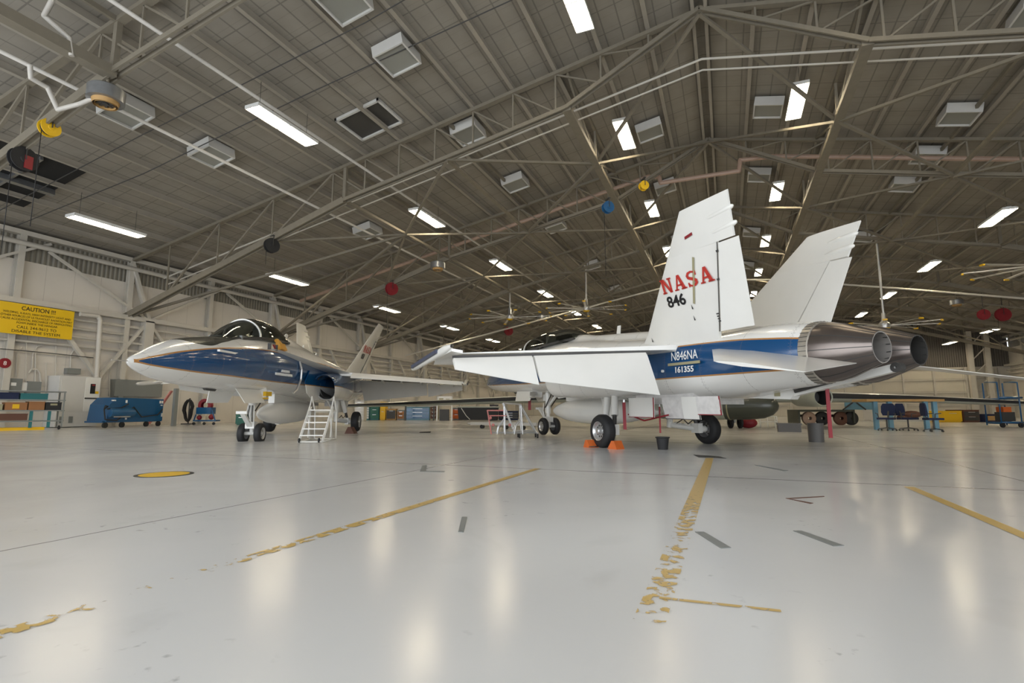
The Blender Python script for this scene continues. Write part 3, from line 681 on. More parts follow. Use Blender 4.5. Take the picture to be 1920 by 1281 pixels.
    # nozzles
    for sg in (-1,1):
        yc=.465*sg; d0=A_(14.9,yc,1.80)
        b=MB(); b.lathe(d0,(-1,0,0),[(0,.50),(.0,.515),(.24,.505),(.25,.48)],40)
        for k in range(40):
            a=2*PI*k/40; p=d0+Vector((0,math.cos(a)*.513,math.sin(a)*.513)); b.bar(p,p+Vector((-.24,-math.cos(a)*.006,-math.sin(a)*.006)),.008,.008,mi=1,up=(0,math.cos(a),math.sin(a)))
        ring=b.build('nozzle_ring',[M['nozring'],M['dark']],T)
        b=MB(); n=12; rings=[]
        for s,r in ((15.13,.485),(15.3,.475),(15.5,.425),(15.75,.325),(15.98,.235)):
            c=A_(s,yc,1.80)
            rg=[]
            for i in range(n*3):
                a=2*PI*i/(n*3); k=1.0 if i%3 else .975
                rg.append(c+Vector((0,math.cos(a)*r*k,math.sin(a)*r*k)))
            rings.append(rg)
        b.loft(rings,cap0=False,cap1=False)
        for i in range(n):
            for a,c in zip(rings,rings[1:]): b.bar(a[3*i],c[3*i],.012,.01,mi=1,up=a[3*i]-A_(15.3,yc,1.8))
        noz=b.build('nozzle_petals',[M['nozzle'],M['dark']],T)
        b=MB(); b.lathe(A_(15.985,yc,1.80),(1,0,0),[(0,.238),(0,.222),(.25,.235),(.5,.33),(.85,.40),(.87,.02)],36,sm=True)
        for k in range(12):
            a=2*PI*(k+.5)/12; e=Vector((0,math.cos(a),math.sin(a))); b.bar(A_(15.98,yc,1.8)+e*.217,A_(15.2,yc,1.8)+e*.385,.014,.012,mi=1,up=e)
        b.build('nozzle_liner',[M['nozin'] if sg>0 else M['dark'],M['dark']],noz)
    # canopy
    CZ=[(2.75,.24,2.71),(3.1,.33,2.90),(3.5,.41,3.10),(4.05,.475,3.29),(4.5,.51,3.39),(5.0,.52,3.42),(5.6,.51,3.38),(6.0,.48,3.27),(6.35,.43,3.12)]; CE=6.35
    if near: CZ=CZ[:5]+[(5.0,.52,3.42),(5.8,.52,3.43),(6.5,.5,3.36),(7.0,.44,3.22),(7.35,.36,3.06)]; CE=7.35
    SILL=lambda s: 2.66+.13*(min(s,4.3)-2.75)+.035*max(0,s-4.3)
    def crings(a,b_,n=14):
        out=[]
        s=a
        while s<=b_+1e-6:
            ry,zt=interp(CZ,s); zb=SILL(s)-.05; out.append([A_(s,ry*math.cos(PI*i/n)*(1-.12*math.sin(PI*i/n)**4),zb+(zt-zb)*math.sin(PI*i/n)**.85) for i in range(n+1)]); s+=(b_-a)/10
        return out
    MB().loft(crings(2.75,4.08),cap0=False,cap1=False,closed=False).build('windshield',M['glass'],T)
    MB().loft(crings(4.12,CE),cap0=False,cap1=True,closed=False).build('canopy',M['glass'],T)
    b=MB(); r=[p for p in crings(4.1,4.11)[0]]; c0=A_(4.1,0,2.9)
    for p,q in zip(r,r[1:]): b.bar(p+(p-c0)*.01,q+(q-c0)*.01,.07,.03,up=(p-c0))
    b.build('canopy_bow',W_,T)
    b=MB()
    for sg in (-1,1):
        pts=[A_(s,sg*(interp(CZ,s)[0]+.01),SILL(s)-.02) for s in (2.75,3.3,4.1,5,6,CE-.05)]
        for p,q in zip(pts,pts[1:]): b.bar(p,q,.05,.06)
    b.build('canopy_sill',M['dark'],T)
    b=MB(); b.box(S0-4.05,-.4,2.5,S0-3.2,.4,2.78); b.poly([A_(5.0,-.25,2.6),A_(5.0,.25,2.6),A_(5.25,.2,3.15),A_(5.25,-.2,3.15)],(-.12,0,0)); b.box(S0-5.3,-.14,3.0,S0-5.1,.14,3.28); b.box(S0-6.2,-.4,2.6,S0-5.4,.4,2.95); b.build('cockpit_interior',M['cabgray'],T)
    # antennas
    b=MB()
    for s,z,h,w_ in ((8.9,2.9,.22,.14),(10.4,2.78,.2,.09)): b.poly([A_(s,-.015,z),A_(s+w_,-.015,z),A_(s+w_+.03,-.015,z+h),A_(s+.05,-.015,z+h)],(0,.03,0))
    b.build('blade_antenna',W_,T)
    if not near:
        b=MB(); b.poly([A_(6.9,-.015,3.1),A_(7.25,-.015,3.06),A_(7.4,-.015,3.3),A_(7.25,-.015,3.32)],(0,.03,0)); b.build('blade_antenna',W_,T)
    # drop tank and pylon
    b=MB(); b.lathe(A_(5.35,0,.80),(-1,0,0),[(0,.001),(.12,.09),(.4,.19),(.9,.29),(1.5,.345),(2.2,.36),(3.2,.355),(4.0,.28),(4.7,.16),(5.2,.04),(5.25,.001)],32); tk=b.build('drop_tank',W_,T)
    MB().box(S0-9.4,-.09,1.1,S0-6.3,.09,1.42).build('pylon',W_,T)
    # main gear
    for sg in (-1,1):
        y=1.59*sg; wheel(T,y,10.45,.375,.27,sg,'main_wheel')
        b=MB(); b.cyl(A_(10.45,sg*1.5,.375),A_(10.45,sg*1.28,.375),.09); b.cyl(A_(10.45,sg*1.30,.375),A_(9.75,sg*1.05,.46),.075); b.cyl(A_(9.7,sg*1.02,.40),A_(9.85,sg*1.0,1.3),.075,.10)
        b.cyl(A_(10.45,sg*1.27,.42),A_(10.38,sg*1.2,.75),.05,mi=1); b.cyl(A_(10.38,sg*1.2,.72),A_(10.2,sg*1.05,1.35),.085)
        b.cyl(A_(9.8,sg*1.0,.55),A_(9.3,sg*.8,1.2),.035); b.box(S0-10.55,sg*1.27-.07,.28,S0-10.3,sg*1.27+.07,.52)
        for k in range(6): b.ball(A_(9.75+.12*k,sg*(1.06+.04*k),.5-.01*k),.05,n=8)
        b.path([A_(9.9,sg*1.08,.5),A_(10.1,sg*1.13,.62),A_(10.25,sg*1.15,.5),A_(10.4,sg*1.2,.62)],.015,n=6,mi=1)
        b.build('main_gear_strut',[M['white'],M['dark']],T)
    # main gear doors
    if near:
        def door(x0,x1,z0,z1,y,bulge,m,edge,nm='gear_door'):
            b=MB(); rings=[]
            for i in range(9):
                t=i/8; zz=z0+(z1-z0)*t; yy=y+bulge*math.sin(PI*t*.5)
                rings.append([A_(x0,yy,zz),A_(x1,yy,zz),A_(x1,yy-.03,zz),A_(x0,yy-.03,zz)])
            b.loft(rings,sm=False); d=b.build(nm,m,T)
            if edge:
                e=MB(); e.bar(A_(x0,y,z0),A_(x1,y,z0),.02,.014); 
                e.bar(A_(x1,y,z0),A_(x1,y+bulge,z1),.02,.014); e.build('edge_seal',edge,d)
        door(10.92,11.76,.70,1.12,1.2,.0,W_,M['red']); door(11.85,12.52,.68,1.12,.95,.1,M['quilt'],M['dark'])
        door(12.55,12.98,.68,1.12,1.1,.06,W_,M['dark']); door(12.98,13.55,.78,1.12,1.15,.05,M['quilt'],M['red'])
        b=MB(); b.bar(A_(10.5,.9,.75),A_(11.2,1.0,.62),.02,.03); b.bar(A_(11.2,1.0,.62),A_(12.1,1.1,.76),.02,.03); b.build('red_seam',M['red'],T)
        b=MB(); b.box(S0-12.6,-.5,.98,S0-10.8,.9,1.2); b.build('gear_bay',M['quilt'],T)
    else:
        for sg in (-1,1):
            b=MB(); b.poly([A_(9.9,sg*.95,.7),A_(11.4,sg*.95,.75),A_(11.5,sg*1.0,1.15),A_(9.9,sg*1.0,1.15)],(0,.03,0)); b.build('gear_door',W_,T)
            b=MB(); b.box(S0-12.2,sg*.6-.25,.95,S0-10.6,sg*.6+.25,1.2); b.build('gear_bay',M['quilt'],T)
    # nose gear
    for sg in (-1,1): wheel(T,.22*sg,5.03,.28,.17,sg,'nose_wheel')
    b=MB(); b.cyl(A_(5.03,-.3,.28),A_(5.03,.3,.28),.05); b.cyl(A_(5.03,0,.28),A_(4.98,0,.75),.06); b.cyl(A_(4.98,0,.7),A_(4.95,0,1.5),.095); b.box(S0-5.1,-.12,.42,S0-4.86,.12,.6)
    b.cyl(A_(5.0,0,.95),A_(5.75,0,1.45),.05); b.cyl(A_(4.95,.1,.9),A_(5.6,.16,1.45),.02,mi=1); b.cyl(A_(4.95,-.1,.9),A_(5.6,-.16,1.45),.02,mi=1)
    b.bar(A_(4.93,0,.45),A_(4.35,0,.88),.12,.06); b.box(S0-4.4,-.14,.83,S0-4.32,.14,.90)
    b.box(S0-4.86,-.09,1.12,S0-4.78,.09,1.34)
    for k in range(3): b.ball(A_(4.77,.03,1.17+.07*k),.02,mi=2,n=8)
    for k in range(5): b.path([A_(4.88,.10-.04*k,.6),A_(4.82,.12-.05*k,.8),A_(4.86,.1-.04*k,1.05)],.013,n=6,mi=1 if k%2 else 0)
    b.build('nose_gear_strut',[M['white'],M['dark'],M['red']],T)
    b=MB(); 
    for sg in (-1,1): b=MB().poly([A_(3.2,sg*.30,1.48),A_(4.6,sg*.32,1.46),A_(4.55,sg*.48,1.12),A_(3.4,sg*.46,1.12)],(0,.02,0)); b.build('nose_gear_door',W_,T)
    b=MB(); rings=[]
    for i in range(9):
        a=-.5+1.0*i/8; y=.28+.40*math.sin(a); x=4.55+.12*(1-math.cos(a))*4
        rings.append([A_(x,y,1.60),A_(x+.10,y,1.42),A_(x+.06,y,1.24),A_(x+.08,y,1.24),A_(x+.12,y,1.42),A_(x+.03,y,1.60)])
    b.loft(rings); b.build('nose_gear_door',W_,T)
    b=MB(); b.lathe(A_(4.5,.45,1.24),(-1,0,0),[(0,.01),(.1,.03),(.35,.03),(.4,.01)],8); b.box(S0-5.0,.42,1.3,S0-4.6,.5,1.42); b.build('landing_light',M['yellow'] if not near else M['alu'],T)
    b=MB(); b.poly([A_(2.3,-.03,1.48),A_(2.9,-.03,1.46),A_(2.8,-.03,1.40),A_(2.4,-.03,1.42)],(0,.06,0)); b.build('belly_antenna',M['dark'],T)
    # arresting hook and keel beam
    b=MB(); b.poly([A_(12.7,-.1,1.12),A_(14.15,-.1,1.06),A_(14.25,-.1,1.2),A_(14.1,-.1,1.32),A_(13.0,-.1,1.16)],(0,.2,0)); b.box(S0-13.95,.1,1.12,S0-13.83,.11,1.22,1)
    b.build('keel_fairing',[W_,M['tape']],T)
    b=MB(); b.bar(A_(14.0,0,1.14),A_(15.9,0,1.52),.12,.12); b.cyl(A_(14.25,.1,1.2),A_(14.9,.1,1.34),.03,mi=1); b.lathe(A_(15.92,-.07,1.52),(0,1,0),[(0,.02),(0,.075),(.14,.075),(.14,.02)],14,mi=1); b.build('arresting_hook',[W_,M['dark']],T)
    # formation strips, lettering
    if near:
        b=MB(); b.box(S0-13.10,1.165,1.752,S0-12.22,1.18,1.805); b.build('light_strip',M['tape'],T)
        text(reg[0],.25,M['wlet'],'registration_lettering',T,frame((S0-12.34,1.185,1.85),(-1,0,0),(0,0,1)),bold=.0,width=.72)
        text(reg[1],.16,M['wlet'],'serial_lettering',T,frame((S0-12.44,1.185,1.605),(-1,0,0),(0,0,1)),bold=.004,width=.50)
        MB().cyl(A_(12.05,1.12,1.66),A_(12.05,1.19,1.66),.03).build('round_port',M['wlet'],T)
    else:
        for tx,z,x,wd in (('ARMSTRONG',1.955,4.65,.6),('FLIGHT RESEARCH CENTER',1.86,4.25,1.25)):
            text(tx,.09,M['wlet'],'side_lettering',T,frame((S0-x,.86 if z>1.9 else .855,z),(-1,0,0),(0,0,1)),bold=.003,width=wd,th=.012)
        MB().box(S0-2.5,.60,2.24,S0-1.6,.655,2.285).build('light_strip',M['wlet'],T)
        b=MB(); b.poly([A_(4.75,.70,2.56),A_(5.2,.70,2.56),A_(5.2,.62,2.74),A_(4.75,.62,2.74)],(0,.10,.03)); b.poly([A_(4.85,.62,2.74),A_(5.0,.62,2.74),A_(4.97,.52,2.86),A_(4.87,.52,2.86)],(0,.10,.03)); b.build('amber_patch',M['amber'],T)
        b=MB(); b.path([A_(6.05,.86,2.35),A_(6.15,.90,2.1),A_(6.12,.90,1.8),A_(5.95,.86,1.5),A_(5.8,.80,1.4)],.035); b.build('diverter_lip',M['alu'],T)
        for x in (4.05,4.5): MB().box(S0-x-.02,.70,2.52,S0-x+.02,.78,2.68).build('warning_mark',M['dark'],T)
        b=MB(); b.poly([A_(4.2,.75,2.66),A_(4.36,.75,2.66),A_(4.28,.78,2.55)],(0,.03,0)); b.build('ejection_triangle',M['red'],T)
    for o in T.children: pass
    return T
pa=wpt(3.518,12.918); pb=wpt(-7.5,20.15,.04)
J1=fighter('white and blue twin-tail jet numbered 846, seen from behind on the right',pa,2.005+YAW,.006,'846',('N846NA','161355'))
J2=fighter('white and blue twin-tail jet with its nose pointing left, parked on the left',pb,-1.509+YAW,-.020,'850')
# ---------------------------------------------------------------- floor finder: a point of the floor seen at these photo coordinates
from mathutils import Euler
_M=Euler((PI/2+PIT,0,YAW)).to_matrix()
def RAY(px,py): return _M@Vector(((px-960)/990,(640.5-py)/990,-1))
def G(px,py,z=0):
    d=RAY(px,py); t=(z-CAMH)/d.z; return Vector((d.x*t,d.y*t,z))
def WX(px,py,X): 
    d=RAY(px,py); t=X/d.x; return (d.y*t, CAMH+d.z*t)
# painted lines (worn), disc, tape
def strip(name,lab,x0,x1,y0,y1,wear,n=24,mt='worn',z=.0035):
    me=bpy.data.meshes.new(name); vs=[];fs=[]
    for i in range(n+1):
        y=y0+(y1-y0)*i/n; vs+= [(x0,y,z),(x1,y,z)]
        if i: k=2*i; fs.append((k-2,k-1,k+1,k))
    me.from_pydata(vs,[],fs); me.materials.append(M[mt]); a=me.attributes.new('wear','FLOAT','POINT')
    for i in range(n+1):
        v=wear(i/n); a.data[2*i].value=v; a.data[2*i+1].value=v
    o=bpy.data.objects.new(name,me); COL.objects.link(o); tag(o,lab,'floor marking'); return o
def ramp(*p):
    def f(t):
        for (a,u),(b,v) in zip(p,p[1:]):
            if a<=t<=b: return u+(v-u)*(t-a)/(b-a)
        return p[-1][1]
    return f
strip('floor_line','long worn yellow floor line running from lower left to the middle',-2.66,-2.565,1.15,7.45,ramp((0,.15),(.04,.6),(.1,.95),(.14,.9),(.2,.55),(.3,.45),(.4,.35),(.55,.1),(1,0)),60)
strip('floor_line','yellow floor line fading toward the camera below the tail fin',-.40,-.27,2.25,10.2,ramp((0,.8),(.06,.55),(.2,.75),(.26,.5),(.33,.45),(.45,0),(1,0)),60)
strip('floor_line','solid yellow floor line at the right edge',1.78,1.88,4.35,7.25,lambda t:0,20)
o=strip('floor_line','short faint yellow floor line crossing beside the fading yellow line',-.02,0.01,-.25,.25,lambda t:.35,10); o.location=(-.08,2.62,0); o.rotation_euler=(0,0,1.63)
b=MB(); b.cyl((-6.98,4.93,.001),(-6.98,4.93,.004),.34,n=40); d=one('floor_disc','yellow disc with a black rim painted on the floor at left','floor marking',b,M['blk']); MB().cyl((-6.98,4.93,.003),(-6.98,4.93,.0055),.29,n=40).build('yellow_centre',M['yellow'],d)
def tapes(lab,pts,m='cabgray'):
    b=MB(); b.poly([(x,y,.001) for x,y in pts],(0,0,.003)); one('floor_tape',lab,'tape',b,M[m])
def gp(*a): return [tuple(G(*p))[:2] for p in a]
tapes('gray tape strip on the floor beside the fading yellow line',gp((1303,998),(1320,998),(1371,1028),(1352,1029)))
tapes('gray tape strip with torn edge to the right of the other strip',gp((1487,996),(1503,996),(1583,1024),(1563,1025)))
tapes('short gray tape strip right of the long worn yellow line',gp((866,970),(876,970),(869,999),(859,998)))
tapes('small gray L-shaped tape mark in the middle of the floor',gp((792,873),(800,873),(798,884),(834,884),(833,886),(787,885)))
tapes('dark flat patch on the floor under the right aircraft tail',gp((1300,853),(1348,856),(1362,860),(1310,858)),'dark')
tapes('thin dark V-shaped scuff below the right aircraft',gp((1415,872),(1478,883),(1470,884),(1416,873)),'cabgray')
tapes('thin brown open V-shaped mark on the right floor',gp((1473,935),(1545,931),(1546,932),(1480,936),(1525,944),(1519,945)),'bin')
tapes('black mat lying on the floor behind the left aircraft',gp((788,810),(808,809),(807,812),(786,812)),'vdark')
# chocks
def chock(p,rz,lab,m,s=1.):
    t=thing('wheel_chock',lab,'chock',p,rz); b=MB(); b.poly([(-.13*s,-.12*s,0),(.13*s,-.12*s,0),(.02*s,-.12*s,.17*s),(-.05*s,-.12*s,.17*s)],(0,.24*s,0)); b.build('wedge',M[m],t)
    MB().path([(.1,-.13,.02),(.16,0,.03),(.1,.13,.02)],.012,n=6).build('rope',M['dark'],t)
g=G(1155,842); chock((g.x,g.y,0),2.6,'bright orange wheel chock right of the near main wheel','orange',1.05)
g=G(1108,839); chock((g.x,g.y,0),-.7,'faded orange chock left of the near main wheel','orange',1.0)
g=G(668,813); chock((g.x-.15,g.y-.1,0),.3,'brown chock against the left aircraft rear wheel','bin',1.4)
# bucket, bins
g=G(1243,843); t=thing('bucket','black bucket on the floor under the right aircraft','bucket',g); MB().lathe((0,0,0),(0,0,1),[(0,.001),(0,.105),(.24,.135),(.25,.155),(.27,.155),(.27,.14),(.03,.10),(.03,.001)],24).build('pail',M['black'],t)
g=G(1531,829); t=thing('waste_bin','gray round bin standing under the engine nozzles','bin',g); MB().lathe((0,0,0),(0,0,1),[(0,.001),(0,.185),(.48,.195),(.50,.195),(.50,.18),(.03,.17),(.03,.001)],28).build('drum',M['bingray'],t)
b=MB(); g=G(1480,810); b.box(g.x-.4,g.y-.2,0,g.x+.4,g.y+.2,.28); b.box(g.x-.43,g.y-.23,.28,g.x+.43,g.y+.23,.34); one('low_box','small low gray box on the floor left of the gray bin','box',b,M['bingray'])
# streamers
def streamer(lab,p,q,w=.05,name='red_streamer'):
    b=MB(); b.bar(p,q,w,.012,up=wpt(0,-1)); b.bar(Vector(p)+Vector((0,0,.06)),p,w*.5,.02,mi=1,up=wpt(0,-1)); one(name,lab,'streamer',b,[M['red'],M['alu']])
Ra=pa
def ac(s,y,z):   # point of the right aircraft in the hall
    th=2.005+YAW; x=S0-s; return Vector((pa.x+x*math.cos(th)-y*math.sin(th),pa.y+x*math.sin(th)+y*math.cos(th),z))
streamer('red streamer hanging behind the near main wheel',ac(10.95,1.35,1.02),ac(10.98,1.36,.42),.07)
streamer('thin red streamer hanging above the black bucket',ac(11.6,.9,.92),ac(11.6,.9,.36),.035)
streamer('tall red streamer hanging under the aft end of the right aircraft',ac(14.72,-.1,1.34),ac(14.72,-.1,.38),.065)
streamer('pink red streamer hanging by the right aircraft nose door',ac(4.1,.25,1.45),ac(4.1,.26,.85),.1)
# maintenance stairs
g0=G(581,831); t=thing('maintenance_stairs','white tubular step ladder in front of the left aircraft intake','stairs',g0,math.atan2(.90,-.44)+PI/2*0)
r=.018; W=.30; wm=M['white']
def prof(y): return [(0,y,.02),(1.05,y,.98)]
for sy in (-1,1):
    y=sy*W; b=MB(); b.path([(0,y,.03),(.85,y,.95),(1.0,y,1.22),(1.35,y,.80)],r); b.path([(.12,y,.03),(.98,y,.93)],r); b.build('side_rail',wm,t)
    b=MB(); b.path([(1.35,y,.80),(1.42,y,.02)],r); b.path([(.75,y,.66),(1.0,y,.03)],r); b.path([(.95,y,.85),(.80,y,.10)],r); b.build('rear_leg',wm,t)
    b=MB(); b.path([(0,y,.03),(1.42,y,.03)],r); b.build('base_rail',wm,t)
    MB().lathe((-.03,y-sy*.05,.07),(0,1,0),[(0,.02),(0,.06),(.03,.06),(.03,.02)],14).build('castor',M['black'],t)
for k in range(5):
    x=.14+.175*k; z=.19+.165*k; b=MB(); b.box(x-.05,-W,z-.015,x+.05,W,z+.012); b.build('step',wm,t)
b=MB(); b.path([(0,-W,.03),(0,W,.03)],r); b.path([(1.42,-W,.03),(1.42,W,.03)],r); b.path([(1.35,-W,.80),(1.35,W,.80)],r); b.path([(.2,-W,.05),(1.2,0,.05),(1.42,W,.04)],r*.7); b.box(.88,-W,.83,1.3,W,.85); b.build('cross_tube',wm,t)
# pipe-frame trestle and tow bar
g=G(960,822); t=thing('pipe_trestle','gray and pink tubular trestle on castors behind the near wing','trestle',g,YAW+.06)
k_=17.2/990
def TP(px,py,d=0): return ((px-960)*k_, d, max(.02,(825-py)*k_))
b=MB()
for d in (0,.6):
    b.path([TP(1005,818,d),TP(975,766,d),TP(945,764,d),TP(963,810,d)],.02); b.path([TP(947,766,d),TP(948,818,d)],.018); b.path([TP(976,768,d),TP(979,818,d)],.018)
    b.path([TP(934,818,d),TP(937,805,d),TP(947,792,d)],.016); b.path([TP(964,818,d),TP(967,803,d),TP(976,793,d)],.016)
b.path([TP(925,816,0),TP(1005,816,0)],.016); b.path([TP(925,816,.6),TP(1005,816,.6)],.016); b.path([TP(1005,816,0),TP(1005,816,.6)],.016); b.path([TP(963,812,0),TP(1000,812,0)],.016)
b.build('tube_frame',M['alu'],t)
b=MB(); b.path([TP(924,818,0),TP(917,777,0),TP(945,777,0)],.02); b.path([TP(920,786,0),TP(950,786,0)],.018); b.path([TP(917,777,0),TP(917,777,.6)],.018)
for p in ((922,790),(927,802),(956,802)): b.ball(TP(*p),.05,n=8)
b.build('red_taped_tubes',M['pink'],t)
for p,d in (((973,818),0),((1005,818),0),((973,818),.6),((1005,818),.6)):
    c=Vector(TP(*p,d)); MB().lathe((c.x-.02,c.y,.07),(1,0,0),[(0,.02),(0,.07),(.04,.07),(.04,.02)],14).build('castor',M['black'],t)
t=thing('tow_bar','white tow bar lying ahead of the right aircraft nose wheels','tow bar',(0,0,0)); a=G(884,803); c=G(1008,807); a.z=.22;c.z=.25
b=MB(); b.bar(a,c,.14,.13); b.cyl(a,a+(a-c).normalized()*.25,.05,.03); b.build('beam',M['gray_white'],t)
for q in (.18,.55,.8): p=a.lerp(c,q); MB().cyl((p.x,p.y-.09,.09),(p.x,p.y+.09,.09),.09,n=14).build('wheel',M['black'],t)
# ---------------------------------------------------------------- long-winged aircraft behind
def LW():
    t=thing('long_wing_aircraft','pale aircraft with very long black-edged wings, parked behind the white jets','aircraft',wpt(10.4,25.,0),YAW+.0)
    # local frame: x = viewer's right, y = ahead
    for sg in (-1,1):
        b=MB(); rings=[]
        for u,y,z,h,ch in ((.3,0,1.62,.24,3.2),(4,.1,1.58,.21,2.9),(9,.5,1.48,.15,2.4),(15,1.1,1.25,.10,1.8),(19.,1.6,1.12,.06,1.3)):
            x=sg*u; z0=z-.05
            pts=[(0,0),(.02,.65),(.10,1.0),(.4,1.1),(1,.05),(.4,-1.2),(.14,-1.5),(.05,-1.2),(.0,-.6)]
            rings.append([Vector((x,y+p*ch,z0+q*h)) for p,q in pts])
        n=9; vs=[v for r_ in rings for v in r_]
        for j in range(len(rings)-1):
            for i in range(n):
                k=(i+1)%n; mi=1 if i in (0,8) else (2 if i in (5,6,7,4) else 0)
                b.add([rings[j][i],rings[j][k],rings[j+1][k],rings[j+1][i]],[(0,1,2,3)],mi)
        b.add(rings[-1],[tuple(range(n))],0); b.build('wing',[M['white'],M['black'],M['er']],t)
    fx=Vector((-.80,.60,0)); n0=Vector((1.15,-2.0,1.03))
    MB().lathe(n0,fx,[(0,.001),(.06,.2),(.25,.40),(.6,.54),(1.1,.60),(2.2,.62)],30).build('nose_cap',M['olive'],t)
    MB().lathe(n0+fx*2.2,fx,[(0,.62),(1.0,.63),(3,.60),(5,.45),(6,.25),(6,.001)],30).build('fuselage',M['er'],t)
    MB().lathe(n0+fx*2.0,fx,[(0,.62),(0,.635),(.05,.635),(.05,.62)],30).build('band',M['tape'],t)
    b=MB(); b.lathe((3.2,-1.8,1.42),(.02,1,0),[(0,.36),(-.04,.40),(.05,.44),(2.0,.40),(3,.1)],28); b.build('wing_pod',M['er'],t); 
    MB().lathe((3.2,-1.7,1.42),(.02,1,0),[(0,.355),(.8,.33),(.82,.001)],24).build('pod_opening',M['dark'],t)
    b=MB()
    for x in (-.25,.2): b.lathe((x,0,.27),(1,0,0),[(0,.1),(0,.22),(.03,.27),(.12,.27),(.15,.22),(.15,.1)],22)
    b.build('wheel_pair',M['black'],t); MB().cyl((.02,0,.27),(.02,.1,1.0),.07).build('gear_strut',M['alu'],t)
    MB().poly([(-.5,-.4,.55),(-.28,.4,.5),(-.45,.4,1.0),(-.6,-.4,1.0)],(.03,0,0)).build('gear_door',M['er'],t)
LW()
# ---------------------------------------------------------------- right background
def cart(lab,px,py,L=3.2):
    g=G(px,py); t=thing('equipment_dolly',lab,'dolly',g,YAW)
    b=MB(); b.box(-L/2,-.6,.75,L/2,.6,.87); b.box(-L/2,-.05,.45,L/2,.05,.6); 
    for x in (-L/2,L/2-.1): b.box(x,-.6,.1,x+.1,.6,.8)
    b.build('deck',M['olive'],t)
    for x,m in ((-.9,'copper'),(-.15,'black'),(.9,'bin'),(1.5,'black')):
        MB().lathe((x,-.5,.38),(0,1,0),[(0,.1),(0,.28),(.05,.38),(.22,.38),(.27,.28),(.27,.1)],20).build('wheel',M[m],t)
    b=MB(); b.box(L/2-.5,-.6,.87,L/2+1.0,-.5,1.35,0); b.bar((.9,-.65,.87),(1.6,-.65,1.35),.06,.06,mi=1); b.bar((2.2,-.65,.87),(1.6,-.65,1.35),.06,.06,mi=1); b.build('truss_rack',[M['ltblue'],M['dark']],t)
cart('flat equipment dolly with brown and dark wheels behind the gray bin',1540,797)
g=G(1440,803); t=thing('service_stand','small white folding stand under the pale aircraft','stand',g,YAW); b=MB()
for x in (-.35,.0,.35,.45):
    b.path([(x,0,.02),(x,0,.55)],.02)
b.path([(-.35,0,.55),(.45,0,.55)],.02); b.path([(-.35,0,.3),(.45,0,.3)],.015); b.build('frame',M['white'],t)
g=G(1403,803); one('red_bag','red bag on the floor beside the pale aircraft wheels','bag',MB().ball((g.x,g.y,.25),.42,n=14,sc=(1,.6,.6)),M['red'])
# workbench and chairs
g=G(1700,806); t=thing('workbench','wooden workbench with light blue legs at the right','workbench',g,YAW)
b=MB(); b.box(-1.7,-.1,1.22,1.7,.9,1.32); b.build('top',M['wood'],t)
for x in (-1.25,-.62,1.35,.95): MB().box(x-.09,0,0,x+.09,.12,1.22).build('leg',M['ltblue'],t)
b=MB(); b.box(-1.3,.3,.35,1.4,.9,.40); b.build('shelf',M['steelw'],t)
def chair(px,py,rz,lab):
    g=G(px,py); t=thing('office_chair',lab,'chair',g,YAW+rz,'swivel chairs at the workbench')
    MB().box(-.27,-.26,.46,.27,.26,.54).build('seat',M['navy'],t)
    b=MB(); rings=[]
    for z,h in ((.62,.20),(.75,.25),(1.0,.25),(1.12,.18)): rings.append([Vector((-h,.26+.03*(z>.8),z)),Vector((0,.31,z)),Vector((h,.26+.03*(z>.8),z)),Vector((h,.33,z)),Vector((0,.38,z)),Vector((-h,.33,z))])
    b.loft(rings); b.build('backrest',M['navy'],t)
    b=MB(); b.bar((0,.2,.5),(0,.32,.8),.06,.03); b.cyl((0,0,.1),(0,0,.46),.03); b.build('column',M['dark'],t)
    for s_ in (-1,1): MB().path([(s_*.28,.05,.5),(s_*.32,.05,.7),(s_*.32,-.15,.72)],.018,n=6).build('armrest',M['dark'],t)
    b=MB()
    for k in range(5):
        a=2*PI*k/5; b.bar((0,0,.13),(.32*math.cos(a),.32*math.sin(a),.08),.04,.03); b.ball((.32*math.cos(a),.32*math.sin(a),.035),.035,n=8)
    b.build('star_base',M['dark'],t)
chair(1664,808,-.9,'dark swivel chair at the left end of the workbench')
chair(1704,808,.3,'blue swivel chair with back toward us, middle of the three')
chair(1752,810,1.3,'navy swivel chair at the right end, seat facing left')
g=G(1712,806); one('jacket_pile','brown and yellow jacket heaped between the chairs','jacket',MB().ball((g.x,g.y,.66),.32,n=12,sc=(1.2,.7,.5)).ball((g.x-.3,g.y,.56),.2,n=10,sc=(1.3,.6,.4)),M['bin'])
def crate(name,lab,cat,px0,px1,py0,py1,m,D=1.,door=None):
    a=G(px0,py1); c=G(px1,py1); w_=(c-a).length; h=(py1-py0)/990*((a-Vector((0,0,0))).dot(wpt(0,1)))
    t=thing(name,lab,cat,(a+c)/2,math.atan2((c-a).y,(c-a).x)); b=MB(); b.box(-w_/2,0,.06,w_/2,D,h); b.box(-w_/2-.02,-.02,h,w_/2+.02,D+.02,h+.04); b.box(-w_/2+.05,.05,0,w_/2-.05,D-.05,.06)
    b.build('body',M[m],t)
    if door:
        for k in range(door[0]):
            z0=.12+(h-.18)*k/door[0]; z1=.12+(h-.18)*(k+1)/door[0]-.03; d=MB().box(-w_/2+.04,-.03,z0,w_/2-.04,0,z1).build('drawer',M[door[1]],t); MB().box(-w_/5,-.06,z1-.06,w_/5,-.03,z1-.03).build('handle',M['alu'],d)
    return t,w_,h
crate('storage_box','yellow storage box on the floor behind the right chair','box',1770,1805,772,792,'yellow',1.5,(1,'yellow'))
crate('equipment_crate','dark brown equipment crate right of the yellow box','crate',1808,1838,770,792,'bin',1.5,(2,'dark'))
crate('low_cabinet','low blue and wood bench at the far right','bench',1852,1900,778,792,'navy',1.0,(1,'wood'))
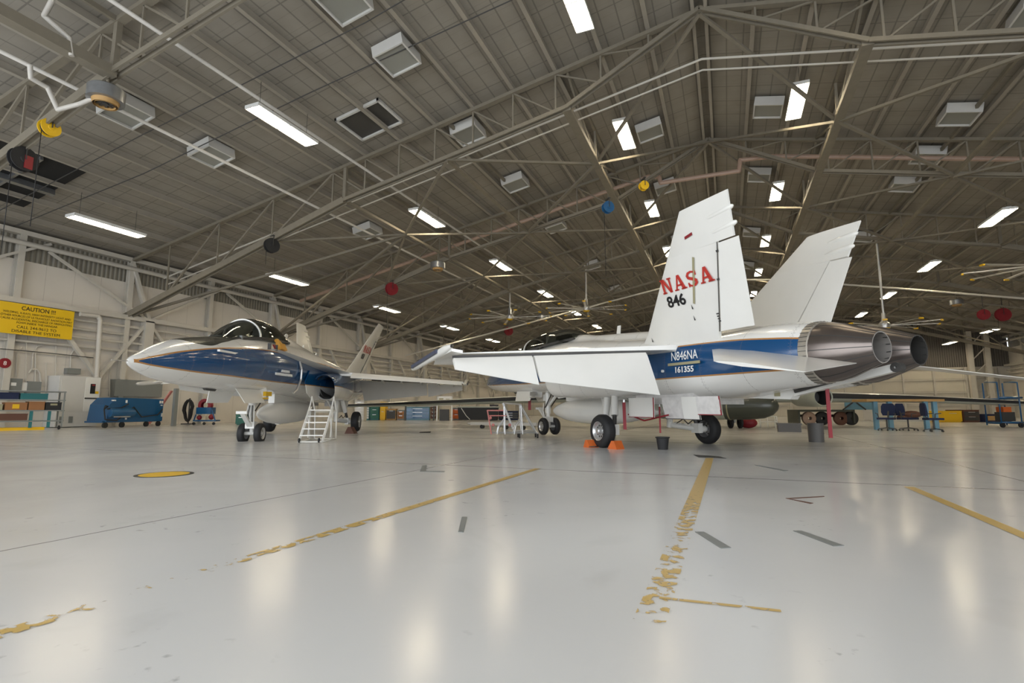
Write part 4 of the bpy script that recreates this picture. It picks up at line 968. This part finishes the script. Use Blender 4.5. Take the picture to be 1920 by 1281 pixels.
crate('small_cabinet','beige small cabinet left of the workbench by the far wall','cabinet',1620,1642,768,790,'steelw',.8,(1,'steelw'))
g=G(1900,802); t=thing('platform_cart','blue wheeled platform ladder at the right edge','ladder cart',g,YAW); b=MB()
for x in (-.55,.45):
    for y in (0,.8): b.path([(x,y,.1),(x,y,2.2)],.03)
    b.path([(x,0,1.4),(x,.8,1.4)],.025); b.path([(x,0,2.2),(x+.1,.8,2.25)],.025); b.path([(x,0,.2),(x,.8,.2)],.03)
b.path([(-.55,0,1.45),(.6,0,1.45)],.05); b.path([(-.55,0,.25),(.6,0,.25)],.04); b.path([(-.55,.8,1.4),(.6,.8,1.4)],.03); b.box(-.6,0,.2,.6,.8,.26); b.build('frame',M['blue'],t)
for x in (-.5,.4): MB().lathe((x,-.03,.12),(0,1,0),[(0,.03),(0,.12),(.07,.12),(.07,.03)],16).build('castor',M['black'],t)
b=MB(); b.box(-.3,.2,.3,.35,.6,.75); b.box(-.2,.2,.75,.2,.6,1.0,1); b.build('tool_load',[M['dark'],M['orange']],t)
# ---------------------------------------------------------------- left wall equipment
XF=XL+.42
def onwall(name,lab,cat,px0,py0,px1,py1,m,X=XL,dep=.25,parts=None):
    y0,z1=WX(px0,py0,X+dep); y1,z0=WX(px1,py1,X+dep)
    t=thing(name,lab,cat,(X,(y0+y1)/2,z0)); w_=y1-y0; MB().box(.002,-w_/2,0,dep,w_/2,z1-z0).build('case',M[m],t); return t,w_,z1-z0
# caution sign
XS_=XL+.66; yl,zt=WX(-4,563,XS_); yr,_=WX(140,584,XS_); _,zbm=WX(137,638,XS_); 
t=thing('caution_sign','large yellow CAUTION sign with black writing high on the left wall','sign',(XS_,(yl+yr)/2,zbm)); w_=yr-yl; h=zt-zbm
MB().box(-.03,-w_/2,0,0,w_/2,h).build('board',M['sign'],t)
LN=[('CAUTION !!!',.80,.215,1.38),('WELDING, X-RAYS, HIGH INTENSITY LIGHT AND',.665,.11,2.75),('OTHER SOURCES OF ULTRAVIOLET RADIATION MAY',.56,.11,2.9),('CAUSE ACCIDENTAL DISCHARGE OF FIREFIGHTING',.455,.11,2.9),('FOAM INSIDE THE HANGAR',.35,.11,1.65),('CALL 244-9612 TO',.20,.15,1.6),('DISABLE THE SYSTEM',.06,.15,1.95)]
for tx,fz_,sz,wd in LN:
    text(tx,sz*1.25,M['blk'],'sign_lettering',t,frame((.006,0.05,fz_*h),(0,1,0),(0,0,1)),bold=0 if sz<.16 else .003,align='CENTER',width=wd*w_/3.12)
b=MB()
for y in [-w_/2+.06+i*(w_-.12)/3 for i in range(4)]:
    for z in (.025,h-.03): b.cyl((0,y,z),(.012,y,z),.012,n=8)
b.build('bolts',M['dark'],t)
for y in (-w_/2+.3,w_/2-.3): MB().box(-.64,y-.03,.1,-.03,y+.03,.16).build('bracket',M['steelw'],t)
t,w_,h=onwall('switchgear_cabinet','tall pale electrical switchgear cabinet with dark red panel against left wall','cabinet',113,704,181,799,'gray_white',XL,1.0)
MB().box(1.0,w_*.12,.75,1.03,w_*.48,h-.03).build('door',M['white'],t); MB().box(1.0,-w_*.46,.75,1.02,w_*.08,h-.03).build('door',M['gray_white'],t)
b=MB(); b.box(1.03,w_*.24,h-.85,1.05,w_*.36,h-.35); b.build('control_window',M['vdark'],t); MB().box(1.05,w_*.27,h-.45,1.06,w_*.34,h-.38).build('red_label',M['red'],t); MB().box(1.03,w_*.37,h-.85,1.05,w_*.45,h-.72).build('yellow_label',M['yellow'],t); MB().box(1.03,w_*.12,h-1.12,1.05,w_*.46,h-1.05).build('name_strip',M['dark'],t)
MB().box(1.0,-w_*.42,.18,1.03,-w_*.33,.5).build('louvre',M['cabgray'],t); MB().box(1.0,-w_*.2,.18,1.03,-w_*.11,.5).build('louvre',M['cabgray'],t)
t,w_,h=onwall('fuse_box','gray fuse box left of the switchgear above the rack','fuse box',10,709,40,736,'cabgray'); MB().box(.25,-.1,.3,.26,.1,.45).build('label_plate',M['wlet'],t)
onwall('fuse_box','second gray fuse box with arched conduit, left of the switchgear','fuse box',53,715,76,738,'cabgray')
onwall('fuse_box','small white box between the two gray fuse boxes','fuse box',42,717,50,733,'white',dep=.2)
onwall('fuse_box','flat dark gray box above the switchgear cabinet','fuse box',127,690,151,702,'cabgray',dep=.3)
onwall('fuse_box','narrow gray box beside the switchgear at its left','fuse box',98,724,109,749,'cabgray')
onwall('wall_cabinet','wide gray green wall cabinet behind the blue cart','cabinet',217,711,303,745,'cabgray',dep=.5)
t=thing('round_sign','round red sign on the left wall below the caution board','sign',(XL+.385,*WX(9,681,XL+.42))); MB().cyl((.0,0,0),(.05,0,0),.23,n=28).build('disc',M['red'],t); text('8',.26,M['wlet'],'sign_number',t,frame((.055,0,-.09),(0,1,0),(0,0,1)),align='CENTER')
b=MB()
def wp(px,py,X=XL+.12): y,z=WX(px,py,X); return Vector((X,y,z))
for pts,r_ in (([(60,690),(62,662),(70,650),(82,647)],.03),([(66,720),(67,660)],.03),([(76,716),(75,700),(70,693),(60,692),(54,700)],.04),([(30,706),(32,665),(40,652)],.03),([(0,655),(60,661),(170,671)],.03),([(85,800),(87,680)],.02),([(132,690),(133,665),(140,655)],.04),([(205,765),(206,690)],.03),([(48,800),(50,600)],.02),([(103,800),(106,600)],.02)):
    b.path([wp(*p) for p in pts],r_,n=7)
one('wall_conduits','thin cream conduits curving up the left wall','conduit',b,M['steelw'])
b=MB(); b.path([wp(181,716,XL+.7),wp(188,600,XL+.7),wp(184,593,XL+.7),wp(150,589,XL+.7)],.11,n=10); one('riser_pipe','thick cream riser pipe rising from the switchgear cabinet','pipe',b,M['steelw'])
b=MB(); b.path([wp(0,654,XL+.6),wp(90,662,XL+.6),wp(175,671,XL+.6)],.02,n=6); one('black_cable','black cable strung along the left wall','cable',b,M['black'])
# tool rack at far left
g=G(50,807); t=thing('tool_rack','steel tool rack loaded with boxes at the far left','rack',g,math.radians(70)+.12)
b=MB()
for x in (-1.6,1.15):
    for y in (0,.7): b.bar((x,y,.1),(x,y,1.65),.05,.05)
for z in (.35,.8,1.25,1.62): b.box(-1.7,0,z,1.2,.7,z+.05)
b.build('frame',M['cabgray'],t)
for x in (-1.5,1.05): MB().lathe((x,.05,.09),(1,0,0),[(0,.02),(0,.09),(.05,.09),(.05,.02)],14).build('castor',M['black'],t)
for x in (.1,.7): MB().box(x-.05,.02,.1,x+.05,.1,.85).build('post',M['teal'],t)
RT=t; Rm=Matrix.Translation(g)@Matrix.Rotation(math.radians(70)+.12,4,'Z')
def onrack(name,lab,cat,x0,x1,z,h,m,d=.5,grp=None):
    c=Rm@Vector(((x0+x1)/2,.35,z)); q=thing(name,lab,cat,c,math.radians(70)+.12,grp); b=MB(); w2=(x1-x0)/2; b.box(-w2,-d/2,0,w2,d/2,h*.9); b.build('body',M[m],q); MB().box(-w2-.01,-d/2-.01,h*.9,w2+.01,d/2+.01,h).build('lid',M[m],q); return q,w2,d,h
q,w2,d,h=onrack('cardboard_box','cardboard box with yellow label on the middle shelf','box',-.75,-.05,.85,.32,'card'); MB().box(-.12,-d/2-.012,.06,.1,-d/2,.24).build('label',M['yellow'],q)
onrack('cardboard_box','plain orange-brown box right of the labelled box','box',-.0,.52,.85,.36,'card')
q,w2,d,h=onrack('black_case','black tool case with lime tag at the rack end','case',.56,1.1,.85,.34,'black'); MB().box(-.12,-d/2-.012,.2,.12,-d/2,.28).build('tag',M['tape'],q)
onrack('cardboard_box','small pale box at the left end of the middle shelf','box',-1.2,-.82,.85,.24,'tape')
onrack('crate','dark blue crate with pipes on the upper shelf','crate',-1.3,-.35,1.3,.28,'navy'); onrack('crate','teal crate on the upper shelf right of the blue one','crate',-.3,.6,1.3,.26,'teal')
onrack('leather_bag','brown bag on the bottom shelf','bag',-.9,.0,.42,.28,'bin'); onrack('yellow_tray','yellow tray on the floor under the rack','tray',-1.2,.6,.0,.12,'yellow')
# blue service cart
a=G(192,803); c=G(303,799); L=(c-a).length
t=thing('service_cart','large blue hydraulic service cart with black hoses','cart',(a+c)/2,math.atan2((c-a).y,(c-a).x))
x0,x1=-L/2,L/2
b=MB(); b.poly([(x0+.15,0,.28),(x1,0,.28),(x1,0,1.42),(x0+.6,0,1.45),(x0+.25,0,1.1)],(0,1.1,0)); b.box(x0,0.05,.25,x1,1.05,.33); b.lathe((x0+.2,-.02,.72),(1,0,0),[(0,.001),(.02,.22),(1.1,.26),(1.35,.2),(1.4,.001)],20); b.build('body',M['blue'],t)
for x in (x0+.2,x0+1.1,x1-.9,x1-.15): MB().lathe((x-.05,0,.13),(0,1,0),[(0,.03),(0,.13),(.09,.13),(.09,.03)],18).build('wheel',M['black'],t)
b=MB(); b.path([(x0+.1,-.08,1.0),(x0-.1,-.1,.9),(x0+.0,-.1,.4),(x0+.6,-.12,.35),(x0+1.2,-.1,.75),(x0+1.5,-.1,1.0),(x0+2.0,-.1,.5),(x1-.4,-.1,.6),(x1-.1,-.06,.9)],.028,n=8); b.path([(x0+.1,-.06,.9),(x0+.8,-.1,.95),(x0+1.2,-.08,1.15)],.03); b.path([(x0-.05,-.1,.9),(x0-.1,-.12,.95),(x0-.05,-.1,1.05),(x0+.1,-.1,1.02)],.03); b.build('hose',M['black'],t)
b=MB()
for x,z,w2,h2 in ((x0+.45,1.28,.12,.06),(x0+1.15,1.2,.05,.14),(x1-.22,1.2,.05,.14),(x1-.08,1.2,.05,.14),(x1-.12,1.08,.06,.05),(x1-.06,.5,.04,.18),(x0+1.2,.38,.05,.12)): b.box(x-w2,-.012,z,x+w2,0,z+h2)
b.build('reflector_strip',M['wlet'],t); MB().box(x0+.3,-.26,.5,x0+1.2,-.24,.55).build('bar',M['alu'],t)
one('floor_post','gray steel floor post right of the blue cart','post',MB().box(G(325,799).x-.09,G(325,799).y-.09,0,G(325,799).x+.09,G(325,799).y+.09,2.0),M['cabgray'])
b=MB(); p=G(282,797); p2=G(322,797); b.bar((p.x-.15,p.y,0.05),(p2.x-.25,p2.y,1.95),.2,.06); one('leaning_board','pale slanted board between the blue cart and the floor post','board',b,M['pink'])
# hose coil and hose cart
g=G(352,796); t=thing('hose_coil','black hose bundle hanging on a stand by the left wall','hose',g,YAW); b=MB()
for k in range(9):
    q=.30+.045*(k%5); w2=.20+.035*(k%5); pts=[(w2*math.sin(a)*(.75+.25*(math.cos(a)<0)), -.05*(k%3), .82+.62*math.cos(a)*(q/.4)**.3*-1) for a in [2*PI*i/16 for i in range(17)]]; b.path(pts,.03,n=6)
b.build('coils',M['black'],t); MB().box(-.03,.0,.05,.03,.06,1.55).build('stand',M['dark'],t); MB().box(-.3,-.2,0,.3,.3,.06).build('foot',M['dark'],t)
g=G(382,797); t=thing('hose_cart','blue hose cart with red hoses on castors','cart',g,YAW)
b=MB(); b.box(-.5,0,.62,.35,.5,1.0); b.box(-.65,0,.2,.6,.6,.28); b.bar((.4,0,.9),(.65,0,.2),.05,.05); b.bar((-.5,.02,.6),(-.6,.02,.25),.05,.05); b.build('frame',M['blue'],t)
b=MB(); b.lathe((-.1,.1,1.12),(0,1,0),[(0,.2),(0,.38),(.25,.38),(.25,.2)],24); b.ball((.3,.2,.45),.16,n=10); b.ball((-.4,.2,.42),.14,n=10); b.build('hose_roll',M['red'],t)
for x in (-.6,0,.55): MB().lathe((x,0,.08),(0,1,0),[(0,.02),(0,.08),(.05,.08),(.05,.02)],14).build('castor',M['black'],t)
crate('green_unit','small green compressor unit behind the left aircraft nose wheels','compressor',441,462,779,797,'green',.8,(1,'green'))
crate('tool_chest','pale drawer chest behind the left aircraft main wheel','tool chest',664,682,752,790,'steelw',.8,(7,'gray_white'))
crate('tool_chest','teal tool chest with white drawer fronts right of the pale chest','tool chest',682,692,758,788,'teal',.8,(6,'gray_white'))
crate('tool_cabinet','dark teal cabinet holding small tools against the left wall','cabinet',693,710,757,788,'teal',.8,(3,'green'))
crate('yellow_cabinet','yellow cabinet right of the dark teal cabinet','cabinet',712,722,755,788,'yellow',.8,(2,'yellow'))
crate('wooden_table','brown wooden table right of the yellow cabinet','table',724,742,768,788,'wood',.8,(1,'dark'))
crate('work_table','gray work table with bins beside the wooden table','table',744,758,770,788,'cabgray',.8,(2,'card'))
crate('blue_cabinet','long blue tool cabinet under the white pod','cabinet',760,805,764,788,'ltblue',1.,(3,'blue'))
crate('shelf_unit','tan shelf unit right of the long blue cabinet','shelf',806,820,757,788,'tape',.8,(4,'bin'))
crate('orange_box','orange box on a gray stand left of the black tub','box',848,862,766,788,'cabgray',.8,(2,'orange'))
crate('blue_barrel_stand','blue low stand behind the pipe trestle','stand',935,972,772,788,'navy',.8,(3,'dark'))
crate('parts_shelf','dark parts shelf right of the black tub','shelf',918,934,760,788,'dark',.8,(4,'bin'))
g=G(895,789); t=thing('black_tub','black wide tub with pale rim behind the near wing','tub',g,YAW); b=MB(); b.poly([(-1.5,0,.05),(1.5,0,.05),(1.7,0,1.05),(-1.6,0,1.05)],(0,1.5,0)); b.build('tub_body',M['black'],t); MB().box(-1.7,-.05,1.05,1.8,1.55,1.13).build('rim',M['er'],t)
b=MB(); b.path([(-1.3,-.05,1.0),(-.9,-.05,.4),(-.6,-.05,.1)],.03); b.build('strap',M['gray_white'],t)
g=G(785,789); t=thing('white_pod','white tapered pod lying on a rack over the long blue cabinet','pod',(g.x,g.y,0),YAW); d_=(g.dot(wpt(0,1)))/990
MB().lathe((-40*d_,.4,11.5*d_+.85),(1,0,.0),[(0,.02),(10*d_,.07),(40*d_,.18),(60*d_,.24),(72*d_,.22),(78*d_,.08),(79*d_,.001)],18).build('shell',M['white'],t)
for x in (-1.2,1.1): MB().box(x,.3,0,x+.1,.5,1.2).build('support',M['dark'],t)
g=G(833,789); t=thing('white_door_frame','white framed opening with stacked stools inside','frame',g,YAW); b=MB(); b.box(-.65,0,0,-.55,.1,1.95); b.box(.55,0,0,.65,.1,1.95); b.box(-.65,0,1.2,.65,.1,1.95); b.build('frame',M['white'],t); b=MB(); b.box(-.4,.1,.0,.35,.5,.9); b.build('stools',M['dark'],t)
MB().box(-.45,-.02,1.35,-.1,0,1.8).build('notice',M['tape'],t); MB().box(.1,-.02,1.4,.4,0,1.75).build('notice',M['tape'],t)
